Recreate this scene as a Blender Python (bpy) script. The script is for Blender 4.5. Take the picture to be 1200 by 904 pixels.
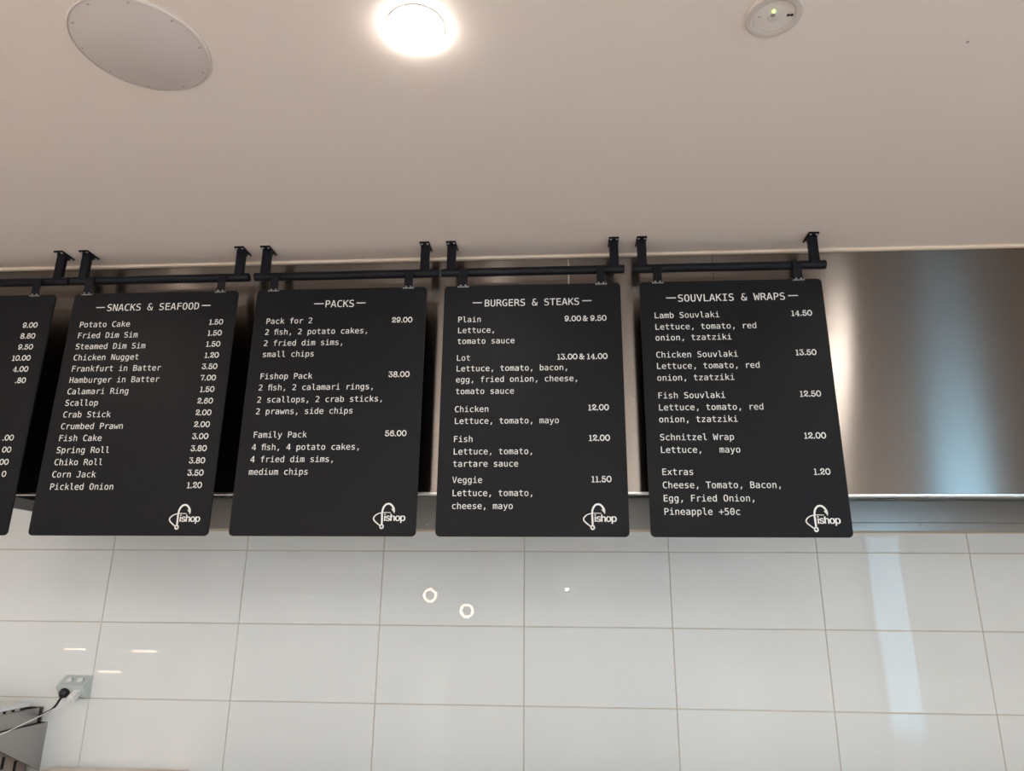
import bpy, bmesh, math, random
from mathutils import Vector, Matrix

random.seed(4)
SC = bpy.context.scene
COL = SC.collection
for o in list(bpy.data.objects):
    bpy.data.objects.remove(o, do_unlink=True)

# ---------------------------------------------------------------- camera, world, exposure
CAM_LOC = (0.1595, -3.0952, 1.6511)          # phone held at eye height, about 3.1 m from the tiled wall
CAM_YAW, CAM_PITCH, CAM_ROLL = -0.0702, 0.2909, 0.0087
FOCAL_PX = 842.7                             # for a 1200 px wide frame
EXPOSURE = -0.15
LAMP_STRENGTH = 185.0
REAR_FILL_STRENGTH = {-3.3: 160.0, -4.7: 410.0, -6.0: 980.0}  # unseen rear downlight rows, added as fill to even out the light
LAMP_COLOUR = (1.0, 0.955, 0.90)
SKY_STRENGTH = 13.0
SKY_COLOUR = (0.40, 0.72, 1.0)

cam_data = bpy.data.cameras.new('camera')
cam = bpy.data.objects.new('camera', cam_data)
COL.objects.link(cam)
cam_data.sensor_fit = 'HORIZONTAL'
cam_data.sensor_width = 36.0
cam_data.lens = 36.0 * FOCAL_PX / 1200.0
cam_data.clip_start = 0.02
_cy, _sy = math.cos(CAM_YAW), math.sin(CAM_YAW)
_cp, _sp = math.cos(CAM_PITCH), math.sin(CAM_PITCH)
_f = Vector((_sy * _cp, _cy * _cp, _sp))
_r = Vector((_cy, -_sy, 0))
_u = _r.cross(_f)
_cr, _sr = math.cos(CAM_ROLL), math.sin(CAM_ROLL)
_r2, _u2 = _r * _cr + _u * _sr, _u * _cr - _r * _sr
cam.matrix_world = Matrix(((_r2.x, _u2.x, -_f.x, CAM_LOC[0]), (_r2.y, _u2.y, -_f.y, CAM_LOC[1]),
                           (_r2.z, _u2.z, -_f.z, CAM_LOC[2]), (0, 0, 0, 1)))
SC.camera = cam

world = bpy.data.worlds.new('daylight_sky')
SC.world = world
world.use_nodes = True
wb = world.node_tree.nodes['Background']
wb.inputs['Color'].default_value = (*SKY_COLOUR, 1)
wb.inputs['Strength'].default_value = SKY_STRENGTH

SC.view_settings.view_transform = 'Standard'
SC.view_settings.look = 'None'
SC.view_settings.exposure = EXPOSURE
SC.view_settings.gamma = 1.0
SC.view_settings.use_curve_mapping = False

# ---------------------------------------------------------------- room dimensions (metres)
ZR = 1.85            # height of the third tile joint above the bench, the zero of the wall measurements
CEIL = ZR + 0.992
X0, X1 = -6.0, 3.1
YF = -6.5
YB = -0.863          # front face of the hanging boards
YH = -0.741           # front face of the hood

# ---------------------------------------------------------------- materials
def mat(name, colour, rough=0.5, metal=0.0, spec=0.5, noise=None, bump=None, emit=None, coat=0.0):
    m = bpy.data.materials.new(name)
    m.use_nodes = True
    nt = m.node_tree
    b = nt.nodes['Principled BSDF']
    b.inputs['Base Color'].default_value = (*colour, 1)
    b.inputs['Roughness'].default_value = rough
    b.inputs['Metallic'].default_value = metal
    b.inputs['Specular IOR Level'].default_value = spec
    b.inputs['Coat Weight'].default_value = coat
    tc = nt.nodes.new('ShaderNodeTexCoord')
    if noise:
        scale, amount = noise
        n = nt.nodes.new('ShaderNodeTexNoise')
        n.inputs['Scale'].default_value = scale
        n.inputs['Detail'].default_value = 4
        nt.links.new(tc.outputs['Object'], n.inputs['Vector'])
        mx = nt.nodes.new('ShaderNodeMix')
        mx.data_type = 'RGBA'
        mx.inputs['A'].default_value = (*[c * (1 - amount) for c in colour], 1)
        mx.inputs['B'].default_value = (*[min(1, c * (1 + amount)) for c in colour], 1)
        nt.links.new(n.outputs['Fac'], mx.inputs['Factor'])
        nt.links.new(mx.outputs['Result'], b.inputs['Base Color'])
    if bump:
        scale, strength, dist = bump
        n2 = nt.nodes.new('ShaderNodeTexNoise')
        n2.inputs['Scale'].default_value = scale
        n2.inputs['Detail'].default_value = 3
        nt.links.new(tc.outputs['Object'], n2.inputs['Vector'])
        bp = nt.nodes.new('ShaderNodeBump')
        bp.inputs['Strength'].default_value = strength
        bp.inputs['Distance'].default_value = dist
        nt.links.new(n2.outputs['Fac'], bp.inputs['Height'])
        nt.links.new(bp.outputs['Normal'], b.inputs['Normal'])
    if emit:
        b.inputs['Emission Color'].default_value = (*emit[0], 1)
        b.inputs['Emission Strength'].default_value = emit[1]
    return m

def brushed(name, colour, rough, aniso, along, warp=0.0):
    """steel whose grain scatters reflections along one axis"""
    m = mat(name, colour, rough, 1.0)
    nt = m.node_tree
    b = nt.nodes['Principled BSDF']
    b.inputs['Anisotropic'].default_value = aniso
    t = nt.nodes.new('ShaderNodeCombineXYZ')
    for i, k in enumerate('XYZ'):
        t.inputs[k].default_value = along[i]
    nt.links.new(t.outputs['Vector'], b.inputs['Tangent'])
    g = nt.nodes.new('ShaderNodeNewGeometry')
    mp = nt.nodes.new('ShaderNodeMapping')
    mp.inputs['Scale'].default_value = (1.5, 1.5, 220) if along[2] else (220, 220, 1.5)
    nt.links.new(g.outputs['Position'], mp.inputs['Vector'])
    n = nt.nodes.new('ShaderNodeTexNoise')
    n.inputs['Scale'].default_value = 1.0
    n.inputs['Detail'].default_value = 5
    nt.links.new(mp.outputs['Vector'], n.inputs['Vector'])
    r = nt.nodes.new('ShaderNodeMapRange')
    r.inputs['To Min'].default_value = rough * 0.96
    r.inputs['To Max'].default_value = rough * 1.04
    nt.links.new(n.outputs['Fac'], r.inputs['Value'])
    nt.links.new(r.outputs['Result'], b.inputs['Roughness'])
    if warp:
        n2 = nt.nodes.new('ShaderNodeTexNoise')
        n2.inputs['Scale'].default_value = 1.6
        n2.inputs['Detail'].default_value = 0
        nt.links.new(g.outputs['Position'], n2.inputs['Vector'])
        bp = nt.nodes.new('ShaderNodeBump')
        bp.inputs['Strength'].default_value = 1.0
        bp.inputs['Distance'].default_value = warp
        nt.links.new(n2.outputs['Fac'], bp.inputs['Height'])
        nt.links.new(bp.outputs['Normal'], b.inputs['Normal'])
    return m

M_CEIL = mat('ceiling_paint', (0.70, 0.605, 0.545), 0.85, spec=0.2, noise=(1.2, 0.015), bump=(90, 0.05, 0.001))
M_BEAD = mat('tan_plaster_bead', (0.70, 0.585, 0.48), 0.8)
M_PAINT = mat('pale_wall_paint', (0.84, 0.82, 0.80), 0.8, noise=(2, 0.03))
M_FLOOR = mat('pale_floor_tiles', (0.74, 0.715, 0.69), 0.45, noise=(3, 0.12))
M_TILE = mat('white_glazed_tile', (0.79, 0.81, 0.80), 0.012, spec=0.20, noise=(2.0, 0.012), bump=(3.0, 0.015, 0.004))
M_GROUT = mat('tan_grout', (0.60, 0.52, 0.43), 0.9, noise=(30, 0.15))
M_STEEL = brushed('brushed_steel', (0.185, 0.163, 0.148), 0.24, 1.0, (0, 0, 1), 0.0012)
M_STEEL_EDGE = mat('polished_steel_edge', (0.72, 0.70, 0.67), 0.3, 1.0)
M_STEEL_STRIP = brushed('satin_steel', (0.50, 0.49, 0.475), 0.34, 0.6, (0, 0, 1), 0.002)
M_STEEL_PLAIN = brushed('plain_steel', (0.42, 0.41, 0.395), 0.4, 0.4, (0, 0, 1))
M_DARK_STEEL = mat('dark_mottled_steel', (0.05, 0.048, 0.045), 0.5, 0.8, noise=(8, 0.3))  # dark mottled steel of the hood interior and rear vent
M_SEAL = mat('pale_sealant', (0.62, 0.52, 0.40), 0.6)
M_BLACK = mat('black_powder_coat', (0.006, 0.0065, 0.010), 0.40, spec=0.14, noise=(60, 0.2), bump=(900, 0.08, 0.0004))
M_BOARD = mat('charcoal_board', (0.0070, 0.0074, 0.0090), 0.45, spec=0.11, noise=(4, 0.12), bump=(700, 0.05, 0.0003))
M_INK = mat('white_lettering', (0.70, 0.695, 0.67), 0.6)
M_CLIP = mat('zinc_clip', (0.36, 0.355, 0.35), 0.45, 1.0)
M_SCREW = mat('zinc_screw', (0.75, 0.74, 0.72), 0.3, 1.0)
M_WHITE = mat('white_plastic', (0.86, 0.86, 0.85), 0.35, noise=(20, 0.02))
M_OUTLET = mat('pale_outlet_plastic', (0.60, 0.66, 0.655), 0.4, noise=(20, 0.02))
M_LINE = mat('grey_seam_line', (0.22, 0.23, 0.23), 0.6)
M_RUBBER = mat('black_rubber', (0.012, 0.012, 0.014), 0.45)
M_GRILLE = mat('speaker_grille_cloth', (0.54, 0.475, 0.445), 0.9, spec=0.1, bump=(600, 0.3, 0.001))
M_FITTING = mat('white_fitting', (0.54, 0.475, 0.435), 0.5)
M_DISH = mat('pale_recessed_dish', (0.64, 0.565, 0.52), 0.35)
M_SPECK = mat('dark_clip', (0.34, 0.30, 0.285), 0.7)
M_LENS = mat('lamp_lens', (1, 1, 1), 0.5, emit=(LAMP_COLOUR, LAMP_STRENGTH))
WARM = (1.0, 0.85, 0.72)
M_WARM_LENS = mat('warm_lamp_lens', (1, 1, 1), 0.5, emit=(WARM, LAMP_STRENGTH))
M_REAR_FILL = {k: mat('rear_fill_lens', (1, 1, 1), 0.5, emit=(LAMP_COLOUR, q)) for k, q in REAR_FILL_STRENGTH.items()}
M_LED = mat('green_indicator', (0.4, 1, 0.2), 0.4, emit=((0.55, 1.0, 0.18), 3.0))
M_CREAM = mat('cream_board', (0.80, 0.70, 0.61), 0.5, noise=(9, 0.05))
M_CARTON = mat('beige_carton', (0.47, 0.37, 0.31), 0.8, noise=(14, 0.08))
M_PAPER = mat('white_paper', (0.78, 0.75, 0.72), 0.8)
M_NEAR_BLACK = mat('dark_slot', (0.015, 0.012, 0.014), 0.7)  # near-black for the carton slots, lid gap and latch
M_SPOT = mat('warm_spot_glow', (1, 0.8, 0.65), 0.5, emit=((1.0, 0.66, 0.48), 70.0))
M_STRIP = mat('warm_strip_glow', (1, 0.8, 0.65), 0.5, emit=((1.0, 0.70, 0.52), 36.0))
M_DOT = mat('white_spot_glow', (1, 1, 1), 0.5, emit=((1.0, 0.98, 0.95), 600.0))
M_BENCH = mat('dull_bench_top', (0.22, 0.22, 0.215), 0.7, noise=(12, 0.05))
M_FRAME = mat('dark_window_frame', (0.03, 0.03, 0.032), 0.4)
M_PAVING = mat('grey_paving', (0.30, 0.32, 0.34), 0.9, noise=(2, 0.1))

M_GLASS = bpy.data.materials.new('window_glass')
M_GLASS.use_nodes = True
_nt = M_GLASS.node_tree
_nt.nodes.remove(_nt.nodes['Principled BSDF'])
_tr = _nt.nodes.new('ShaderNodeBsdfTransparent')
_tr.inputs['Color'].default_value = (0.95, 0.98, 0.97, 1)
_gl = _nt.nodes.new('ShaderNodeBsdfGlossy')
_gl.inputs['Roughness'].default_value = 0.02
_fr = _nt.nodes.new('ShaderNodeFresnel')
_mx = _nt.nodes.new('ShaderNodeMixShader')
_ge = _nt.nodes.new('ShaderNodeNewGeometry')
_mu = _nt.nodes.new('ShaderNodeMath')
_mu.operation = 'MULTIPLY_ADD'          # the back faces of the thin pane add no second reflection
_mu.inputs[1].default_value = -1.0
_mu.inputs[2].default_value = 1.0
_m2 = _nt.nodes.new('ShaderNodeMath')
_m2.operation = 'MULTIPLY'
_nt.links.new(_ge.outputs['Backfacing'], _mu.inputs[0])
_nt.links.new(_mu.outputs['Value'], _m2.inputs[0])
_nt.links.new(_fr.outputs['Fac'], _m2.inputs[1])
_nt.links.new(_m2.outputs['Value'], _mx.inputs['Fac'])
_nt.links.new(_tr.outputs['BSDF'], _mx.inputs[1])
_nt.links.new(_gl.outputs['BSDF'], _mx.inputs[2])
_nt.links.new(_mx.outputs['Shader'], _nt.nodes['Material Output'].inputs['Surface'])

# ---------------------------------------------------------------- mesh helpers
class MB:
    def __init__(self):
        self.v, self.f, self.mi, self.sm = [], [], [], []
        self.cur = 0

    def add(self, vs, fs, smooth=False):
        n = len(self.v)
        self.v += [tuple(p) for p in vs]
        for q in fs:
            self.f.append(tuple(n + i for i in q))
            self.mi.append(self.cur)
            self.sm.append(smooth)
        return self

    def box(self, x0, x1, y0, y1, z0, z1, bevel=0.0):
        b = min(bevel, (x1 - x0) * .45, (y1 - y0) * .45, (z1 - z0) * .45)
        if b <= 0:
            vs = [(x, y, z) for x in (x0, x1) for y in (y0, y1) for z in (z0, z1)]
            fs = [(0, 1, 3, 2), (4, 6, 7, 5), (0, 4, 5, 1), (2, 3, 7, 6), (0, 2, 6, 4), (1, 5, 7, 3)]
            return self.add(vs, fs)
        bm = bmesh.new()
        bmesh.ops.create_cube(bm, size=1)
        for q in bm.verts:
            q.co = Vector(((x0 + x1) / 2 + q.co.x * (x1 - x0), (y0 + y1) / 2 + q.co.y * (y1 - y0), (z0 + z1) / 2 + q.co.z * (z1 - z0)))
        bmesh.ops.bevel(bm, geom=bm.edges[:], offset=b, segments=2, affect='EDGES', profile=0.5)
        return self.from_bm(bm)

    def from_bm(self, bm, mtx=None):
        bm.verts.ensure_lookup_table()
        bm.verts.index_update()
        vs = [(mtx @ q.co) if mtx else q.co.copy() for q in bm.verts]
        fs = [[q.index for q in fc.verts] for fc in bm.faces]
        bm.free()
        return self.add(vs, fs)

    def prism(self, pts, axis, a, b):
        """closed outline pts (2-D) swept along an axis from a to b"""
        n = len(pts)
        def P(p, t):
            return {'x': (t, p[0], p[1]), 'y': (p[0], t, p[1]), 'z': (p[0], p[1], t)}[axis]
        vs = [P(p, a) for p in pts] + [P(p, b) for p in pts]
        fs = [tuple(range(n))[::-1], tuple(range(n, 2 * n))]
        fs += [(i, (i + 1) % n, n + (i + 1) % n, n + i) for i in range(n)]
        return self.add(vs, fs)

    def lathe(self, prof, centre, axis=(0, 0, 1), n=40, close=True):
        """profile [(radius, height)] spun about an axis"""
        ax = Vector(axis).normalized()
        s = ax.orthogonal().normalized()
        t = ax.cross(s)
        c = Vector(centre)
        vs, fs = [], []
        for r, h in prof:
            for k in range(n):
                a = 2 * math.pi * k / n
                vs.append(c + ax * h + (s * math.cos(a) + t * math.sin(a)) * r)
        for i in range(len(prof) - 1):
            for k in range(n):
                fs.append((i * n + k, i * n + (k + 1) % n, (i + 1) * n + (k + 1) % n, (i + 1) * n + k))
        if close:
            if prof[0][0] > 1e-6:
                fs.append(tuple(range(n))[::-1])
            if prof[-1][0] > 1e-6:
                fs.append(tuple(range((len(prof) - 1) * n, len(prof) * n)))
        return self.add(vs, fs, True)

    def tube(self, pts, r, n=10):
        pts = [Vector(p) for p in pts]
        vs, fs = [], []
        prev = None
        for i, p in enumerate(pts):
            d = (pts[min(i + 1, len(pts) - 1)] - pts[max(i - 1, 0)]).normalized()
            if prev is None:
                s = d.orthogonal().normalized()
            else:
                s = (prev - d * prev.dot(d)).normalized()
            prev = s
            t = d.cross(s)
            rr = r[i] if isinstance(r, (list, tuple)) else r
            vs += [p + (s * math.cos(2 * math.pi * k / n) + t * math.sin(2 * math.pi * k / n)) * rr for k in range(n)]
        for i in range(len(pts) - 1):
            for k in range(n):
                fs.append((i * n + k, i * n + (k + 1) % n, (i + 1) * n + (k + 1) % n, (i + 1) * n + k))
        fs.append(tuple(range(n))[::-1])
        fs.append(tuple(range((len(pts) - 1) * n, len(pts) * n)))
        return self.add(vs, fs, True)

    def build(self, name, material, parent=None, offset=(0, 0, 0), sharp=True):
        me = bpy.data.meshes.new(name)
        off = Vector(offset)
        me.from_pydata([tuple(Vector(p) - off) for p in self.v], [], self.f)
        mats = material if isinstance(material, (list, tuple)) else [material]
        for m in mats:
            me.materials.append(m)
        for p, i, s in zip(me.polygons, self.mi, self.sm):
            p.material_index = i
            p.use_smooth = s
        bm = bmesh.new()
        bm.from_mesh(me)
        if sharp:
            bmesh.ops.recalc_face_normals(bm, faces=bm.faces[:])
            for e in bm.edges:
                if len(e.link_faces) == 2 and e.calc_face_angle(0) > 0.6:
                    e.smooth = False
        bm.to_mesh(me)
        bm.free()
        ob = bpy.data.objects.new(name, me)
        COL.objects.link(ob)
        if parent:
            ob.parent = parent
        else:
            ob.location = off
        return ob


def smooth_path(pts, k=8):
    P = [Vector(p) for p in pts]
    P = [P[0] * 2 - P[1]] + P + [P[-1] * 2 - P[-2]]
    out = []
    for i in range(1, len(P) - 2):
        for j in range(k):
            t = j / k
            a, b, c, d = P[i - 1], P[i], P[i + 1], P[i + 2]
            out.append(0.5 * ((2 * b) + (c - a) * t + (2 * a - 5 * b + 4 * c - d) * t * t + (3 * b - a - 3 * c + d) * t ** 3))
    out.append(P[-2])
    return out


def tag(o, label, cat, group=None):
    o['label'] = label
    o['category'] = cat
    if group:
        o['group'] = group
    return o


def thing(name, loc, label, cat, group=None):
    o = bpy.data.objects.new(name, None)
    o.empty_display_size = 0.05
    COL.objects.link(o)
    o.location = loc
    return tag(o, label, cat, group)


def structure(o):
    o['kind'] = 'structure'
    return o

# ---------------------------------------------------------------- setting
structure(MB().box(X0 - .1, X1 + .1, YF - .1, .15, -.1, 0).build('floor', M_FLOOR))
structure(MB().box(X0 - .1, X1 + .1, YF - .1, .15, CEIL, CEIL + .1).build('ceiling', M_CEIL))
structure(MB().box(X0 - .1, X0, YF - .1, .15, 0, CEIL).build('wall_left', M_PAINT))
structure(MB().box(X0, X1, YF - .1, YF, 0, CEIL).build('wall_front', M_PAINT))
# right wall with the glazed shop door opening and a narrow side light
WZ0, WZ1 = 0.45, 2.72
OP = [(-4.45, -3.55), (-3.17, -3.08)]
w = MB()
w.box(X1, X1 + .1, YF - .1, OP[0][0], 0, CEIL).box(X1, X1 + .1, OP[0][1], OP[1][0], 0, CEIL).box(X1, X1 + .1, OP[1][1], .15, 0, CEIL)
for a, b in OP:
    w.box(X1, X1 + .1, a, b, 0, WZ0).box(X1, X1 + .1, a, b, WZ1, CEIL)
structure(w.build('wall_right', M_PAINT))
for k, (a, b) in enumerate(OP):
    fr = MB()
    t = .03
    fr.box(X1 + .02, X1 + .08, a, a + t, WZ0, WZ1).box(X1 + .02, X1 + .08, b - t, b, WZ0, WZ1)
    fr.box(X1 + .02, X1 + .08, a + t, b - t, WZ0, WZ0 + t).box(X1 + .02, X1 + .08, a + t, b - t, WZ1 - t, WZ1)
    fo = structure(fr.build('window_%d' % (k + 1), M_FRAME))
    MB().box(X1 + .047, X1 + .053, a + t, b - t, WZ0 + t, WZ1 - t).build('pane', M_GLASS, fo)
structure(MB().box(X1 + .1, X1 + 9, -9, 3, -.25, -.15).build('ground', M_PAVING))

# tiled wall: grout bed with every glazed tile standing proud of it
wall = MB()
wall.box(X0, X1, 0.004, .15, 0, CEIL)
wall.cur = 1
GAP, BV = 0.0026, 0.0012
for k in range(-10, 6):
    for r in range(-6, 4):
        xa, xb = max(X0, k * .6) + GAP / 2, min(X1, (k + 1) * .6) - GAP / 2
        za, zb = max(0, ZR + r * .3) + GAP / 2, min(CEIL, ZR + (r + 1) * .3) - GAP / 2
        if xb - xa < .02 or zb - za < .02:
            continue
        tx, tz = random.uniform(-1, 1) * .0004, random.uniform(-1, 1) * .0003
        out, inn = [], []
        for x, z, sx, sz in ((xa, za, -1, -1), (xb, za, 1, -1), (xb, zb, 1, 1), (xa, zb, -1, 1)):
            out.append((x, 0.004, z))
            inn.append((x - sx * BV, sx * tx + sz * tz, z - sz * BV))
        wall.add(out + inn, [(4, 5, 6, 7), (0, 1, 5, 4), (1, 2, 6, 5), (2, 3, 7, 6), (3, 0, 4, 7)])
structure(wall.build('wall_back', [M_GROUT, M_TILE], sharp=False))

# slim plaster bead where the ceiling meets the hood
structure(MB().box(-2.14, X1, YH - .016, YH - .0005, CEIL - .011, CEIL, .002).build('trim_1', M_BEAD))

# ---------------------------------------------------------------- extraction hood
HX0, HX1, HZ, HZR, HXM = -2.10, X1 - .002, ZR + .1365, ZR + .1300, .70
hood = thing('extraction_hood', (0.5, -.36, HZ), 'long brushed stainless steel extraction hood spanning the wall behind the menu boards', 'range hood')
ho = hood.location
SEAM = 0.193
hp = MB()
hp.box(HX0, SEAM - .0016, YH, YH + .02, HZ + .004, CEIL - .0005, .0012)
hp.box(SEAM + .0016, HXM, YH, YH + .02, HZ + .004, CEIL - .0005, .0012)
hp.box(HXM + .001, HX1, YH, YH + .02, HZR + .004, CEIL - .0005, .0012)
hp.build('front_panel', M_STEEL, hood, ho)
MB().box(SEAM - .0022, SEAM + .0022, YH - .0012, YH + .012, HZ + .01, CEIL - .014).build('seam_cover', M_STEEL_EDGE, hood, ho)
MB().box(HX0, HXM, YH - .003, YH + .022, HZ - .001, HZ + .0062, .0015).box(HXM, HX1, YH - .003, YH + .022, HZR - .003, HZR + .0045, .0015).build('bottom_hem', M_STEEL_EDGE, hood, ho)
MB().box(HX0 - .004, HX0, YH - .002, -.001, ZR + .195, CEIL - .001).build('end_panel', M_DARK_STEEL, hood, ho)
MB().box(HX0 - .006, HX0 + .012, YH + .024, -.004, ZR + .150, ZR + .1945, .001).build('end_gutter', M_STEEL_PLAIN, hood, ho)
for xa, xb, dz in ((HX0 + .02, HXM, 0), (HXM, HX1, -.0115)):
    MB().box(xa, xb, -.034, -.001, ZR + .131 + dz, ZR + .2185 + dz, .001).build('wall_channel', M_STEEL_STRIP, hood, ho)
    lip = MB().box(xa, xb, -.030, -.001, ZR + .0895 + dz * .4, ZR + .1295 + dz, .0006).build('grease_gutter', M_STEEL_STRIP, hood, ho)
    MB().box(xa, xb, -.026, -.001, ZR + .081 + dz * .2, ZR + .0885 + dz * .4, .001).build('sealant_edge', M_SEAL, hood, ho)
for x in (-2.0, -1.2, -.4113, .95, 1.612, 2.4):
    MB().lathe([(.0045, 0), (.0045, .002), (.003, .0035), (0, .004)], (x, -.030, ZR + .108), (0, -1, 0), 12).build('screw', M_SCREW, hood, ho)
# baffle filters: slotted bottom rails seen under the front panel, the filters rising towards the front
for xa, xb in ((-2.05, -1.52), (-1.50, -.98), (-.96, -.48), (-.28, .20), (.22, .70), (.72, 1.20)):
    fl = MB()
    fl.prism([(-.03, ZR + .240), (-.012, ZR + .240), (-.55, ZR + .66), (-.57, ZR + .66)], 'x', xa, xb)
    fo = fl.build('baffle_filter', M_DARK_STEEL, hood, ho)
    rl = MB().box(xa, xb, -.028, -.004, ZR + .2195, ZR + .222)
    rl.box(xa, xb, -.028, -.004, ZR + .2365, ZR + .239)
    n = int((xb - xa) / .012)
    for i in range(n):
        rl.box(xa + i * .012, xa + i * .012 + .004, -.026, -.004, ZR + .222, ZR + .2365)
    rl.build('slotted_rail', M_STEEL_EDGE, fo, ho)
MB().box(-.476, -.284, -.03, -.002, ZR + .2195, ZR + .27, .001).build('filter_divider', M_STEEL_STRIP, hood, ho)
for xa, xb in ((1.465, 1.545), (1.625, 1.655)):
    MB().box(xa, xb, -.03, -.002, ZR + .2190, ZR + .26, .001).build('lit_patch_plate', M_STEEL_STRIP, hood, ho)  # plates standing in for lit patches in the dark gap
MB().prism([(-.004, ZR + .27), (-.001, ZR + .27), (-.6, ZR + .70), (-.605, ZR + .70)], 'x', 1.21, HX1).build('inner_baffle', M_DARK_STEEL, hood, ho)
MB().box(HX0, HX1, YH + .021, -.001, ZR + .72, ZR + .73).build('inner_roof', M_DARK_STEEL, hood, ho)

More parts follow.
